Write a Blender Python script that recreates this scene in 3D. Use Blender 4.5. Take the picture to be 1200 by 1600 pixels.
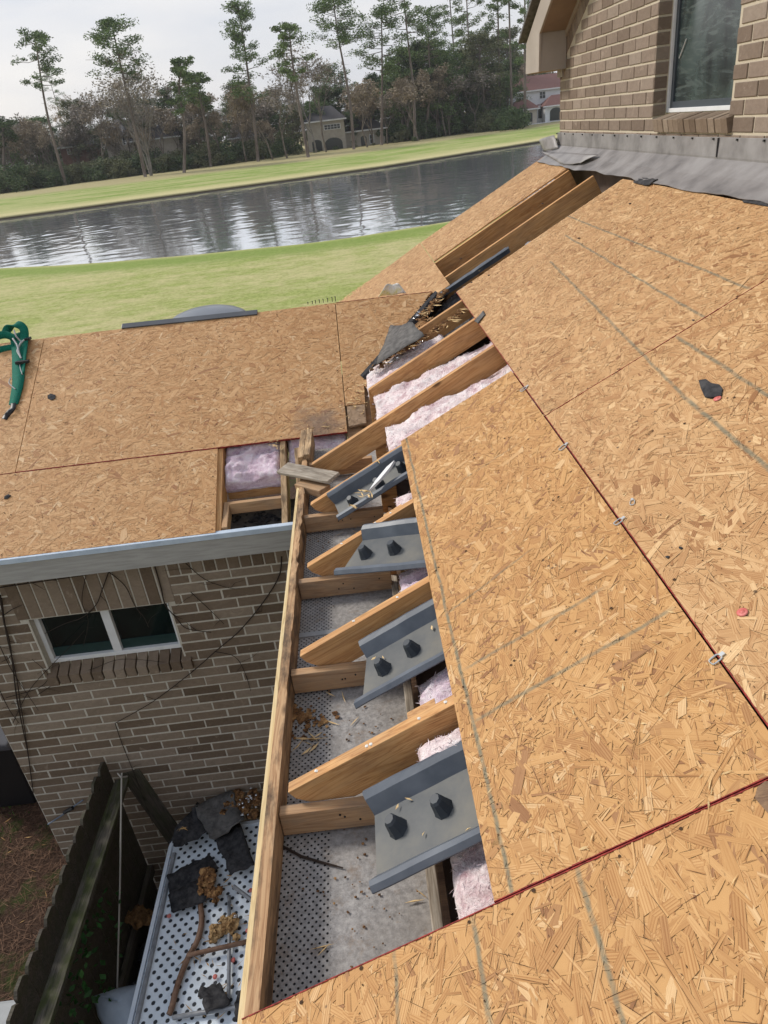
import bpy, bmesh, math, random
from mathutils import Vector, Matrix, noise
R=math.radians
for o in list(bpy.data.objects): bpy.data.objects.remove(o)
SC=bpy.context.scene; COL=SC.collection
rnd=random.Random(7)
# ------------------------------------------------------------ camera
F=1128.2; CP=Vector((-0.12931,-3.37717,1.42645))
YAW,PIT,ROL=R(0.02584),R(28.2931),R(-6.91505)
def _axes():
    fwd=Vector((math.sin(YAW)*math.cos(PIT),math.cos(YAW)*math.cos(PIT),-math.sin(PIT)))
    r=Vector((math.cos(YAW),-math.sin(YAW),0)); u=r.cross(fwd)
    c,s=math.cos(ROL),math.sin(ROL)
    return r*c+u*s, u*c-r*s, fwd
CR,CU,CF=_axes()
cam=bpy.data.cameras.new('camera'); co=bpy.data.objects.new('camera',cam); COL.objects.link(co); SC.camera=co
cam.sensor_fit='VERTICAL'; cam.sensor_height=36; cam.sensor_width=27; cam.lens=36*F/1600
cam.clip_start=0.05; cam.clip_end=6000
mw=Matrix((CR,CU,-CF)).transposed().to_4x4(); mw.translation=CP; co.matrix_world=mw
SC.render.resolution_x=768; SC.render.resolution_y=1024
# ------------------------------------------------------------ light and exposure
SUN_EL,SUN_AZ=38,-62        # azimuth measured from +Y towards +X
w=bpy.data.worlds.new('World'); SC.world=w; w.use_nodes=True
nt=w.node_tree; nt.nodes.clear()
def N(nt,t,**k):
    n=nt.nodes.new(t)
    for a,b in k.items():
        if a.startswith('i_'): n.inputs[a[2:]].default_value=b
        else: setattr(n,a,b)
    return n
sky=N(nt,'ShaderNodeTexSky',sky_type='NISHITA',sun_disc=False,sun_elevation=R(SUN_EL),sun_rotation=R(SUN_AZ),air_density=1.0,dust_density=2.0,ozone_density=1.0)
mul=N(nt,'ShaderNodeVectorMath',operation='SCALE'); mul.inputs['Scale'].default_value=0.10
nt.links.new(sky.outputs[0],mul.inputs[0])
tc=N(nt,'ShaderNodeTexCoord'); mp=N(nt,'ShaderNodeMapping'); mp.inputs['Scale'].default_value=(1.3,1.3,5.5)
nt.links.new(tc.outputs['Generated'],mp.inputs['Vector'])
nz=N(nt,'ShaderNodeTexNoise'); nz.inputs['Scale'].default_value=1.7; nz.inputs['Detail'].default_value=5; nz.inputs['Roughness'].default_value=.5
nt.links.new(mp.outputs[0],nz.inputs['Vector'])
cr=N(nt,'ShaderNodeValToRGB'); cr.color_ramp.elements[0].position=.40; cr.color_ramp.elements[0].color=(.47,.57,.74,1)
cr.color_ramp.elements[1].position=.66; cr.color_ramp.elements[1].color=(.90,.90,.91,1)
nt.links.new(nz.outputs['Fac'],cr.inputs[0])
sep=N(nt,'ShaderNodeSeparateXYZ'); nt.links.new(tc.outputs['Generated'],sep.inputs[0])
mr=N(nt,'ShaderNodeMapRange'); mr.inputs[1].default_value=0.0; mr.inputs[2].default_value=.42; mr.inputs[3].default_value=1.0; mr.inputs[4].default_value=0.0
nt.links.new(sep.outputs['Z'],mr.inputs[0])
hz=N(nt,'ShaderNodeMix',data_type='RGBA'); hz.inputs[7].default_value=(.93,.86,.80,1)
hm=N(nt,'ShaderNodeMath',operation='MULTIPLY'); hm.inputs[1].default_value=.6
nt.links.new(mr.outputs[0],hm.inputs[0]); nt.links.new(hm.outputs[0],hz.inputs[0]); nt.links.new(cr.outputs[0],hz.inputs[6])
mx=N(nt,'ShaderNodeMix',data_type='RGBA'); mx.inputs[0].default_value=.86
nt.links.new(mul.outputs[0],mx.inputs[6]); nt.links.new(hz.outputs[2],mx.inputs[7])
bg=N(nt,'ShaderNodeBackground'); bg.inputs['Strength'].default_value=.88
out=N(nt,'ShaderNodeOutputWorld'); nt.links.new(mx.outputs[2],bg.inputs[0]); nt.links.new(bg.outputs[0],out.inputs[0])
sl=bpy.data.lights.new('sun','SUN'); sl.energy=2.7; sl.angle=R(14); sl.color=(1,.94,.85)
so=bpy.data.objects.new('sun',sl); COL.objects.link(so)
sd=Vector((math.sin(R(SUN_AZ))*math.cos(R(SUN_EL)),math.cos(R(SUN_AZ))*math.cos(R(SUN_EL)),math.sin(R(SUN_EL))))
so.rotation_euler=sd.to_track_quat('Z','Y').to_euler(); so.location=(-8,4,8)
SC.view_settings.view_transform='Standard'; SC.view_settings.look='None'; SC.view_settings.exposure=0.32; SC.view_settings.gamma=1
# ------------------------------------------------------------ frames
TH=R(27.6315); TL=R(29.0)
ZE=-0.3048; XE=-0.5822                     # main eave line
YL0,ZL0=0.5194,-0.6822                     # eave line of the low wing
MU=Vector((math.cos(TH),0,math.sin(TH))); MN=Vector((-math.sin(TH),0,math.cos(TH)))
LV=Vector((0,math.cos(TL),math.sin(TL))); LN=Vector((0,-math.sin(TL),math.cos(TL)))
MM=Matrix((MU,Vector((0,1,0)),MN)).transposed().to_4x4()          # local (U along slope, Y, normal)
ML=Matrix((Vector((1,0,0)),LV,LN)).transposed().to_4x4(); ML.translation=Vector((0,YL0,ZL0))
GZ=-4.2
def ray(px,py): return CR*(px-600)-CU*(py-800)+CF*F
def hit(px,py,n,p0):
    d=ray(px,py); return CP+d*((p0-CP).dot(n)/d.dot(n))
def onY(px,py,Y): return hit(px,py,Vector((0,1,0)),Vector((0,Y,0)))
def onZ(px,py,Z): return hit(px,py,Vector((0,0,1)),Vector((0,0,Z)))
def onX(px,py,X): return hit(px,py,Vector((1,0,0)),Vector((X,0,0)))
def onM(px,py,off=0): return hit(px,py,MN,MN*off)
def onL(px,py,off=0): return hit(px,py,LN,Vector((0,YL0,ZL0))+LN*off)
# ------------------------------------------------------------ object helpers
def tag(o,label=None,cat=None,group=None,kind=None):
    if label: o['label']=label
    if cat: o['category']=cat
    if group: o['group']=group
    if kind: o['kind']=kind
    return o
def empty(name,loc,label=None,cat=None,group=None):
    o=bpy.data.objects.new(name,None); COL.objects.link(o); o.location=loc; o.empty_display_size=.1
    return tag(o,label,cat,group)
class MB:
    """collects faces (local coordinates) with optional uv per corner"""
    def __init__(s): s.v=[];s.f=[];s.uv=[];s.mi=[]
    def face(s,pts,uv=None,m=0):
        i=len(s.v); s.v+= [tuple(p) for p in pts]; s.f.append(tuple(range(i,i+len(pts)))); s.mi.append(m)
        s.uv+= uv if uv else [(0.,0.)]*len(pts)
    def hexa(s,c,m=0):   # 8 corners: bottom 0-3 ccw, top 4-7; shared vertices
        i=len(s.v); s.v+=[tuple(p) for p in c]
        for q in ((3,2,1,0),(4,5,6,7),(0,1,5,4),(1,2,6,5),(2,3,7,6),(3,0,4,7)):
            s.f.append(tuple(i+k for k in q)); s.uv+=[(0.,0.)]*4; s.mi.append(m)
    def box(s,x0,x1,y0,y1,z0,z1,m=0):
        s.hexa([(x0,y0,z0),(x1,y0,z0),(x1,y1,z0),(x0,y1,z0),(x0,y0,z1),(x1,y0,z1),(x1,y1,z1),(x0,y1,z1)],m)
    def prism(s,poly,a,b,ax=1,m=0):    # poly 2D extruded along axis ax from a to b
        def P(p,t):
            q=[0,0,0]; o=[k for k in range(3) if k!=ax]; q[o[0]]=p[0]; q[o[1]]=p[1]; q[ax]=t; return tuple(q)
        n=len(poly); i=len(s.v); s.v+=[P(p,a) for p in poly]+[P(p,b) for p in poly]
        s.f.append(tuple(range(i,i+n))); s.f.append(tuple(range(i+2*n-1,i+n-1,-1))); s.uv+=[(0.,0.)]*(2*n); s.mi+=[m,m]
        for k in range(n):
            s.f.append((i+k,i+n+k,i+n+(k+1)%n,i+(k+1)%n)); s.uv+=[(0.,0.)]*4; s.mi.append(m)
    def tube(s,pts,rad,n=6,m=0,cap=True):
        pts=[Vector(p) for p in pts]
        if not hasattr(rad,'__len__'): rad=[rad]*len(pts)
        rings=[]; up=Vector((0.13,.21,1)).normalized()
        for k,p in enumerate(pts):
            d=(pts[min(k+1,len(pts)-1)]-pts[max(k-1,0)]).normalized()
            a=d.cross(up); 
            if a.length<1e-3: a=d.cross(Vector((1,0,0)))
            a.normalize(); b=d.cross(a); i=len(s.v)
            for j in range(n):
                t=2*math.pi*j/n; s.v.append(tuple(p+(a*math.cos(t)+b*math.sin(t))*rad[k]))
            rings.append(i)
        for r0,r1 in zip(rings,rings[1:]):
            for j in range(n):
                s.f.append((r0+j,r0+(j+1)%n,r1+(j+1)%n,r1+j)); s.uv+=[(0.,0.)]*4; s.mi.append(m)
        if cap:
            s.f.append(tuple(rings[0]+j for j in range(n))); s.f.append(tuple(rings[-1]+j for j in range(n-1,-1,-1))); s.uv+=[(0.,0.)]*(2*n); s.mi+=[m,m]
    def build(s,name,mat,parent=None,matrix=None,smooth=False,bevel=0,fixn=True,recenter=True):
        me=bpy.data.meshes.new(name)
        vs=[Vector(v) for v in s.v]; M=matrix.copy() if matrix else Matrix.Identity(4)
        if recenter and vs and matrix is None:
            xs=[v.x for v in vs]; ys=[v.y for v in vs]; zs=[v.z for v in vs]
            c=Vector(((min(xs)+max(xs))/2,(min(ys)+max(ys))/2,min(zs))); vs=[v-c for v in vs]; M=Matrix.Translation(c)
        me.from_pydata([tuple(v) for v in vs],[],s.f)
        uvl=me.uv_layers.new(name='UVMap'); 
        flat=[c for uv in s.uv for c in uv]; uvl.data.foreach_set('uv',flat)
        mats=mat if isinstance(mat,(list,tuple)) else [mat]
        for m in mats: me.materials.append(m)
        if len(mats)>1: me.polygons.foreach_set('material_index',s.mi)
        if smooth: me.polygons.foreach_set('use_smooth',[True]*len(me.polygons))
        if fixn:
            bm=bmesh.new(); bm.from_mesh(me); bmesh.ops.recalc_face_normals(bm,faces=bm.faces); bm.to_mesh(me); bm.free()
        me.update()
        o=bpy.data.objects.new(name,me); COL.objects.link(o)
        if parent:
            o.parent=parent
            pm=WM[parent.name] if parent.name in WM else Matrix.Translation(parent.location)
            o.matrix_basis=pm.inverted()@M
        else: o.matrix_basis=M
        WM[o.name]=M
        if bevel:
            b=o.modifiers.new('bevel','BEVEL'); b.width=bevel; b.segments=2; b.limit_method='ANGLE'; b.angle_limit=R(40)
        return o
WM={}
def beam(name,p0,p1,w,h,up,mat,parent=None,bevel=.003,rough=0,seed=0):
    """board from p0 to p1 (top-face centre line); w across, h deep below"""
    p0=Vector(p0);p1=Vector(p1); x=(p1-p0); L=x.length; x.normalize(); z=Vector(up); z=(z-x*z.dot(x)).normalized(); y=z.cross(x)
    M=Matrix((x,y,z)).transposed().to_4x4(); M.translation=p0
    m=MB(); rr=random.Random(seed)
    n=max(1,int(L/.05)) if rough else 1
    for k in range(n+1):
        t=L*k/n
        j=lambda a: rr.uniform(-rough,rough)*a if rough else 0
        m.v+=[(t+(j(2) if k in(0,n) else 0),-w/2+j(.5),-h),(t+(j(2) if k in(0,n) else 0),w/2+j(.5),-h),(t+(j(3) if k in(0,n) else 0),w/2+j(.6),j(.5)),(t+(j(3) if k in(0,n) else 0),-w/2+j(.6),j(.5))]
    for k in range(n):
        a=4*k
        for i in range(4):
            j2=(i+1)%4; m.f.append((a+i,a+j2,a+4+j2,a+4+i)); m.uv+=[(0.,0.)]*4; m.mi.append(0)
    m.f.append((3,2,1,0)); a=4*n; m.f.append((a,a+1,a+2,a+3)); m.uv+=[(0.,0.)]*8; m.mi+=[0,0]
    return m.build(name,mat,parent,matrix=M,bevel=bevel)
# ------------------------------------------------------------ materials
def newmat(name,rough=.8,spec=.3):
    m=bpy.data.materials.new(name); m.use_nodes=True; nt=m.node_tree; b=nt.nodes['Principled BSDF']
    b.inputs['Roughness'].default_value=rough; b.inputs['Specular IOR Level'].default_value=spec
    return m,nt,b
def ramp(nt,fac,stops,interp='LINEAR'):
    r=nt.nodes.new('ShaderNodeValToRGB'); e=r.color_ramp.elements; r.color_ramp.interpolation=interp
    while len(e)>2: e.remove(e[-1])
    e[0].position=stops[0][0]; e[0].color=(*stops[0][1],1); e[1].position=stops[-1][0]; e[1].color=(*stops[-1][1],1)
    for p,c in stops[1:-1]:
        q=e.new(p); q.color=(*c,1)
    nt.links.new(fac,r.inputs[0]); return r.outputs[0]
def mapping(nt,src,scale=(1,1,1),loc=(0,0,0)):
    m=nt.nodes.new('ShaderNodeMapping'); m.inputs['Scale'].default_value=scale; m.inputs['Location'].default_value=loc; nt.links.new(src,m.inputs[0]); return m.outputs[0]
def tex(nt,vec,scale,detail=3,rough=.55,dist=0):
    n=nt.nodes.new('ShaderNodeTexNoise'); n.inputs['Scale'].default_value=scale; n.inputs['Detail'].default_value=detail; n.inputs['Roughness'].default_value=rough; n.inputs['Distortion'].default_value=dist
    if vec is not None: nt.links.new(vec,n.inputs['Vector'])
    return n.outputs['Fac']
def math_(nt,op,a,b=None,c=None,clamp=False):
    n=nt.nodes.new('ShaderNodeMath'); n.operation=op; n.use_clamp=clamp
    for k,x in enumerate((a,b,c)):
        if x is None: continue
        if isinstance(x,(int,float)): n.inputs[k].default_value=x
        else: nt.links.new(x,n.inputs[k])
    return n.outputs[0]
def mixc(nt,f,a,b,mode='MIX'):
    n=nt.nodes.new('ShaderNodeMix'); n.data_type='RGBA'; n.blend_type=mode
    for i,x in ((0,f),(6,a),(7,b)):
        if isinstance(x,(int,float)): n.inputs[i].default_value=x
        elif isinstance(x,tuple): n.inputs[i].default_value=(*x,1)
        else: nt.links.new(x,n.inputs[i])
    return n.outputs[2]
def mrange(nt,x,a,b,c=0,d=1):
    n=nt.nodes.new('ShaderNodeMapRange'); n.inputs[1].default_value=a; n.inputs[2].default_value=b; n.inputs[3].default_value=c; n.inputs[4].default_value=d
    nt.links.new(x,n.inputs[0]); return n.outputs[0]
def coord(nt,k='Object'):
    return nt.nodes.new('ShaderNodeTexCoord').outputs[k]
def bump(nt,b,h,strength=.4,dist=.002):
    n=nt.nodes.new('ShaderNodeBump'); n.inputs['Strength'].default_value=strength; n.inputs['Distance'].default_value=dist
    nt.links.new(h,n.inputs['Height']); nt.links.new(n.outputs[0],b.inputs['Normal'])
def noisy(name,c1,c2,scale=20,rough=.8,spec=.3,detail=4,bs=.3,bd=.002,c3=None,stretch=(1,1,1),lo=.35,hi=.65,metal=0):
    m,nt,b=newmat(name,rough,spec); v=mapping(nt,coord(nt),stretch); f=tex(nt,v,scale,detail,.6)
    st=[(lo,c1),(hi,c2)] if c3 is None else [(lo,c1),((lo+hi)/2,c2),(hi,c3)]
    nt.links.new(ramp(nt,f,st),b.inputs['Base Color']); b.inputs['Metallic'].default_value=metal
    if bs: bump(nt,b,tex(nt,v,scale*2.2,4),bs,bd)
    return m
def wood(name,light,mid,dark,weather=None,wamt=0.,gscale=1.,knots=True):
    m,nt,b=newmat(name,.72,.25)
    oi=nt.nodes.new('ShaderNodeObjectInfo'); rv=nt.nodes.new('ShaderNodeVectorMath'); rv.operation='SCALE'
    cv=nt.nodes.new('ShaderNodeCombineXYZ'); 
    for k in range(3): nt.links.new(math_(nt,'MULTIPLY',oi.outputs['Random'],17.3+k*31),cv.inputs[k])
    ad=nt.nodes.new('ShaderNodeVectorMath'); ad.operation='ADD'; nt.links.new(coord(nt),ad.inputs[0]); nt.links.new(cv.outputs[0],ad.inputs[1])
    base=ad.outputs[0]
    v=mapping(nt,base,(1.6,22*gscale,22*gscale)); 
    f=tex(nt,v,1.0,4,.55,.9)
    rings=math_(nt,'FRACT',math_(nt,'MULTIPLY',f,7.0))
    r2=math_(nt,'ABSOLUTE',math_(nt,'SUBTRACT',rings,.5))
    fine=tex(nt,mapping(nt,base,(6,260,260)),1.0,2,.6)
    g=math_(nt,'ADD',math_(nt,'MULTIPLY',r2,1.1),math_(nt,'MULTIPLY',fine,.5))
    col=ramp(nt,g,[(.15,dark),(.42,mid),(.8,light)])
    big=tex(nt,mapping(nt,base,(2.2,6,6)),1.0,3,.6)
    col=mixc(nt,mrange(nt,big,.35,.75,0,.5),col,mid)
    if knots:
        vo=nt.nodes.new('ShaderNodeTexVoronoi'); vo.inputs['Scale'].default_value=1; nt.links.new(mapping(nt,base,(3.2,8,8)),vo.inputs['Vector'])
        col=mixc(nt,mrange(nt,vo.outputs['Distance'],.05,.13,.85,0),col,tuple(x*.28 for x in dark))
    if weather:
        wn=tex(nt,mapping(nt,base,(5,14,14)),1.0,5,.65)
        col=mixc(nt,math_(nt,'MULTIPLY',mrange(nt,wn,.42,.62),wamt),col,weather)
    nt.links.new(col,b.inputs['Base Color']); bump(nt,b,g,.25,.001); return m
def plain(name,c,rough=.6,spec=.3,metal=0):
    m,nt,b=newmat(name,rough,spec); b.inputs['Base Color'].default_value=(*c,1); b.inputs['Metallic'].default_value=metal; 
    f=tex(nt,coord(nt),35,4); nt.links.new(mixc(nt,mrange(nt,f,.3,.7,0,.35),c,tuple(x*.75 for x in c)),b.inputs['Base Color']); return m
W_RAFT=wood('rafter pine',(.60,.35,.155),(.49,.255,.10),(.30,.135,.05),(.20,.13,.085),.28)
W_LOOK=wood('lookout pine',(.50,.32,.175),(.41,.245,.13),(.25,.14,.07),(.22,.18,.14),.45)
W_ROT=wood('rotten pine',(.58,.42,.25),(.44,.29,.16),(.19,.12,.065),(.05,.035,.025),.7)
W_FASC=wood('sub fascia pine',(.52,.34,.19),(.42,.25,.13),(.25,.13,.065),(.06,.042,.03),.85)
W_PALE=wood('pale board edge',(.72,.58,.34),(.62,.47,.25),(.42,.29,.14),knots=False)
W_GREY=wood('weathered grey wood',(.46,.41,.34),(.33,.28,.22),(.16,.12,.09),(.10,.08,.06),.5)
W_MOSS=wood('mossy rail wood',(.105,.092,.072),(.06,.053,.042),(.022,.019,.016),(.035,.045,.008),.85)
W_FENCE=wood('old fence wood',(.105,.088,.070),(.068,.056,.045),(.03,.025,.02),(.045,.050,.022),.5)
W_BROWN=wood('brown board',(.24,.15,.085),(.17,.10,.06),(.09,.05,.03),(.06,.04,.03),.5)
PAINT=noisy('grey painted trim',(.30,.29,.275),(.38,.37,.35),6,.55,.35,bs=.15,stretch=(1,12,12))
TRIM=noisy('taupe painted trim',(.30,.255,.215),(.35,.30,.255),4,.55,.3,bs=.05)
TRIMD=noisy('brown soffit paint',(.20,.14,.10),(.25,.18,.125),4,.6,.3,bs=.05)
DRIP=noisy('pale drip edge metal',(.42,.50,.60),(.52,.60,.70),10,.4,.5,bs=.05)
FLASH=noisy('weathered lead flashing',(.125,.115,.113),(.205,.190,.185),4.5,.5,.45,detail=6,bs=.35,bd=.004,c3=(.26,.245,.24))
BLUE=noisy('slate grey moulded plastic',(.058,.070,.092),(.10,.115,.14),7,.45,.45,detail=6,bs=.12,bd=.001)
BLUEP=noisy('dusty slate plastic',(.062,.070,.080),(.112,.114,.112),5,.6,.3,detail=8,bs=.15,bd=.001,c3=(.175,.163,.135),lo=.3,hi=.75)
BLUED=plain('slate plastic cone',(.035,.042,.052),.5,.4)
FELT=noisy('dark roofing felt',(.016,.016,.019),(.055,.053,.055),30,.85,.3,bs=.6,bd=.003)
FELTG=noisy('grey roofing felt',(.07,.066,.064),(.14,.132,.125),24,.85,.3,bs=.5,bd=.003)
TANW=noisy('splintered tan wood',(.50,.33,.15),(.70,.52,.28),16,.8,.2,bs=.3,stretch=(1,6,6))
RUST=noisy('rotten brown pulp',(.05,.025,.013),(.19,.095,.040),24,.9,.2,bs=1,bd=.01,c3=(.36,.21,.09))
FOIL=plain('crumpled silver foil',(.7,.7,.72),.25,.6,.9)
STEEL=plain('galvanised steel',(.62,.62,.60),.35,.6,.8)
REDC=noisy('faded red plastic',(.50,.10,.085),(.62,.20,.17),30,.5,.4,bs=.1)
REDP=noisy('red edge paint',(.12,.014,.014),(.34,.045,.035),90,.7,.2,bs=.2)
GREEN=noisy('green webbing',(.004,.085,.055),(.008,.17,.115),160,.8,.2,bs=.4,bd=.001)
GREY_C=plain('grey cord',(.42,.42,.42),.7)
BLACKP=plain('black plastic',(.012,.012,.014),.45,.4)
DARKM=noisy('dark grey painted metal',(.07,.072,.078),(.10,.102,.11),3,.3,.5,bs=.03)
WHITEF=noisy('white window frame',(.62,.62,.62),(.70,.70,.71),8,.45,.4,bs=.03)
WHITEB=noisy('pale vinyl sheet',(.36,.42,.50),(.50,.57,.66),5,.5,.4,bs=.3,bd=.01)
PLASTER=noisy('brown inner board',(.11,.08,.065),(.17,.125,.10),9,.9,.2,bs=.2)
VINE=plain('dry vine stem',(.035,.024,.018),.9)
LEAFD=noisy('dry tan leaf',(.35,.19,.07),(.55,.36,.15),30,.8,.2,bs=.2)
IVY=noisy('green ivy leaf',(.012,.045,.008),(.03,.10,.02),30,.6,.3,bs=.2)
BARKP=noisy('pine bark',(.11,.088,.075),(.22,.18,.155),1.2,.95,.1,bs=.2,stretch=(1,1,.3),bd=.05)
BARKB=noisy('bare tree bark',(.11,.088,.07),(.23,.195,.16),1.0,.95,.1,bs=0)
BARKG=noisy('pale grey bark',(.16,.145,.13),(.26,.24,.22),1.0,.95,.1,bs=0)
def foliage(name,a,b_,c):
    m,nt,b=newmat(name,.75,.15)
    g=nt.nodes.new('ShaderNodeNewGeometry'); f=g.outputs['Random Per Island']
    n=tex(nt,coord(nt),.35,2)
    x=math_(nt,'ADD',math_(nt,'MULTIPLY',f,.6),math_(nt,'MULTIPLY',n,.5))
    nt.links.new(ramp(nt,x,[(.2,a),(.5,b_),(.85,c)]),b.inputs['Base Color'])
    return m
F_PINE=foliage('pine needles',(.055,.090,.036),(.115,.170,.062),(.20,.26,.105))
F_PINEL=foliage('light pine needles',(.075,.11,.04),(.13,.18,.06),(.20,.26,.10))
F_DARK=foliage('dark evergreen leaves',(.034,.056,.024),(.072,.108,.044),(.13,.17,.075))
F_OLIVE=foliage('olive shrub leaves',(.07,.082,.038),(.125,.135,.065),(.20,.20,.11))
F_TAN=foliage('dry tan oak leaves',(.20,.155,.105),(.31,.245,.175),(.42,.35,.26))
F_TWIG=foliage('grey brown twigs',(.17,.145,.12),(.27,.23,.19),(.37,.32,.27))
# --- strand board: the flakes are real chips, each an island with its own tone
def osb(name,tones,warm):
    m,nt,b=newmat(name,.68,.28)
    g=nt.nodes.new('ShaderNodeNewGeometry'); rn=g.outputs['Random Per Island']
    uv=nt.nodes.new('ShaderNodeUVMap'); uv.uv_map='UVMap'
    sp=nt.nodes.new('ShaderNodeSeparateXYZ'); nt.links.new(uv.outputs[0],sp.inputs[0])
    col=ramp(nt,rn,tones,'LINEAR')
    cv=nt.nodes.new('ShaderNodeCombineXYZ'); nt.links.new(math_(nt,'MULTIPLY',sp.outputs[0],9),cv.inputs[0]); nt.links.new(math_(nt,'MULTIPLY',sp.outputs[1],330),cv.inputs[1]); nt.links.new(math_(nt,'MULTIPLY',rn,400),cv.inputs[2])
    gr=tex(nt,cv.outputs[0],1.0,3,.6,.3)
    col=mixc(nt,mrange(nt,gr,.38,.62,0,.5),col,mixc(nt,1.0,col,(.72,.60,.48),'MULTIPLY'))
    wv=math_(nt,'SINE',math_(nt,'ADD',math_(nt,'MULTIPLY',sp.outputs[1],1150),math_(nt,'ADD',math_(nt,'MULTIPLY',gr,5.0),math_(nt,'MULTIPLY',rn,50))))
    has=mrange(nt,math_(nt,'FRACT',math_(nt,'MULTIPLY',rn,37.7)),.3,.5,0,.6)
    col=mixc(nt,math_(nt,'MULTIPLY',mrange(nt,wv,.0,.9),has),col,mixc(nt,1.0,col,(.62,.46,.33),'MULTIPLY'))
    oc=coord(nt)
    big=tex(nt,oc,1.6,4,.6)
    col=mixc(nt,mrange(nt,big,.3,.72,0,.4),col,mixc(nt,1.0,col,warm,'MULTIPLY'))
    mid=tex(nt,oc,7,4,.65); col=mixc(nt,mrange(nt,mid,.35,.68,0,.38),col,mixc(nt,1.0,col,(.80,.70,.60),'MULTIPLY'))
    st=tex(nt,mapping(nt,oc,(1,1,1),(3.1,7.7,0)),2.7,5,.7); col=mixc(nt,mrange(nt,st,.60,.72,0,.4),col,mixc(nt,1.0,col,(.62,.60,.58),'MULTIPLY'))
    # pits and nail heads
    vo=nt.nodes.new('ShaderNodeTexVoronoi'); vo.inputs['Scale'].default_value=13; nt.links.new(oc,vo.inputs['Vector'])
    col=mixc(nt,mrange(nt,vo.outputs['Distance'],.045,.075,.8,0),col,(.05,.03,.02))
    sm=tex(nt,mapping(nt,oc,(60,24,60)),1.0,3,.7)
    col=mixc(nt,mrange(nt,sm,.66,.74,0,.55),col,(.12,.06,.025))
    nt.links.new(col,b.inputs['Base Color']); bump(nt,b,math_(nt,'ADD',gr,math_(nt,'MULTIPLY',sm,.6)),.3,.0012)
    return m,nt,b,col
def add_lines(pack,lines,grey=(.15,.15,.105)):
    """long grey scuffs left by felt laps: lines in local coordinates (x0,y0,x1,y1,width,strength)"""
    m,nt,b,col=pack; oc=coord(nt); wob=tex(nt,oc,5,3,.6); br=tex(nt,oc,22,4,.75)
    sp=nt.nodes.new('ShaderNodeSeparateXYZ'); nt.links.new(oc,sp.inputs[0])
    tot=None
    for (x0,y0,x1,y1,wd,st) in lines:
        dx,dy=x1-x0,y1-y0; L=math.hypot(dx,dy); nx,ny=-dy/L,dx/L; tx,ty=dx/L,dy/L
        d=math_(nt,'ADD',math_(nt,'MULTIPLY',sp.outputs[0],nx),math_(nt,'MULTIPLY',sp.outputs[1],ny))
        d=math_(nt,'SUBTRACT',d,x0*nx+y0*ny); d=math_(nt,'ADD',d,math_(nt,'MULTIPLY',math_(nt,'SUBTRACT',wob,.5),.018)); d=math_(nt,'ABSOLUTE',d)
        t=math_(nt,'ADD',math_(nt,'MULTIPLY',sp.outputs[0],tx),math_(nt,'MULTIPLY',sp.outputs[1],ty)); t0=x0*tx+y0*ty
        t=math_(nt,'ABSOLUTE',math_(nt,'SUBTRACT',t,t0+L/2))
        k=math_(nt,'MULTIPLY',mrange(nt,d,wd*.25,wd*.75,1,0),mrange(nt,t,L/2-.02,L/2+.02,1,0))
        k=math_(nt,'MULTIPLY',k,st); tot=k if tot is None else math_(nt,'MAXIMUM',tot,k)
    tot=math_(nt,'MULTIPLY',tot,mrange(nt,br,.36,.54,.45,1))
    c=mixc(nt,tot,col,grey)
    nt.links.new(c,b.inputs['Base Color']); return m
T_MAIN=[(0,(.27,.13,.055)),(.025,(.35,.185,.085)),(.10,(.46,.255,.103)),(.6,(.545,.318,.130)),(.93,(.60,.375,.172)),(1,(.66,.46,.25))]
T_UP=[(0,(.28,.14,.06)),(.025,(.38,.205,.09)),(.12,(.48,.285,.135)),(.6,(.555,.35,.172)),(.93,(.61,.405,.215)),(1,(.69,.49,.27))]  # paler, less saturated tones put the sky's reflection into the board colour
T_LEFT=[(0,(.38,.20,.10)),(.08,(.52,.30,.14)),(.5,(.61,.375,.185)),(.92,(.67,.44,.235)),(1,(.74,.55,.34))]
OSB_A=add_lines(osb('strand board with felt scuffs',T_MAIN,(.86,.80,.72)),[(.045,-2.5,.03,.05,.010,.85),(.05,-1.78,.5,-1.76,.012,.6),(.05,-1.98,.62,-1.955,.012,.7),(.03,-1.50,.36,-1.42,.009,.5),(.08,-.75,.5,-.72,.008,.35)])
OSB_B=add_lines(osb('strand board upper course',T_UP,(.86,.80,.72)),[(1.21,1.2,1.06,-1.1,.012,.7),(1.06,-1.05,1.04,-1.9,.014,.8),(1.55,2.4,1.54,-.62,.011,.75),(1.41,1.5,1.35,-.63,.011,.75),(1.225,-.64,1.22,-1.6,.013,.75),(.9,.2,1.4,.25,.007,.35),(.75,-.28,1.2,-.3,.007,.35)])
OSB_C=add_lines(osb('strand board lowest course',T_MAIN,(.86,.80,.72)),[(-.25,-2.47,-.246,-2.9,.009,.75),(-.055,-2.47,-.055,-2.9,.010,.8),(.19,-2.47,.177,-3.0,.010,.8)])
_p=osb('strand board of the wing',T_LEFT,(.90,.80,.70)); OSB_L=_p[0]; nt,b,col=_p[1:]
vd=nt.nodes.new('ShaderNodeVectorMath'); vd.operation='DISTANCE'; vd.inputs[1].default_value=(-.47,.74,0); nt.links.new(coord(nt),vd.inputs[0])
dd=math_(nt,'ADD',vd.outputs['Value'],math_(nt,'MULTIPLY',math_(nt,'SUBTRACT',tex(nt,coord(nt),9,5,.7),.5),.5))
nt.links.new(mixc(nt,mrange(nt,dd,.05,.24,.7,0),col,(.16,.12,.10)),b.inputs['Base Color'])
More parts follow.
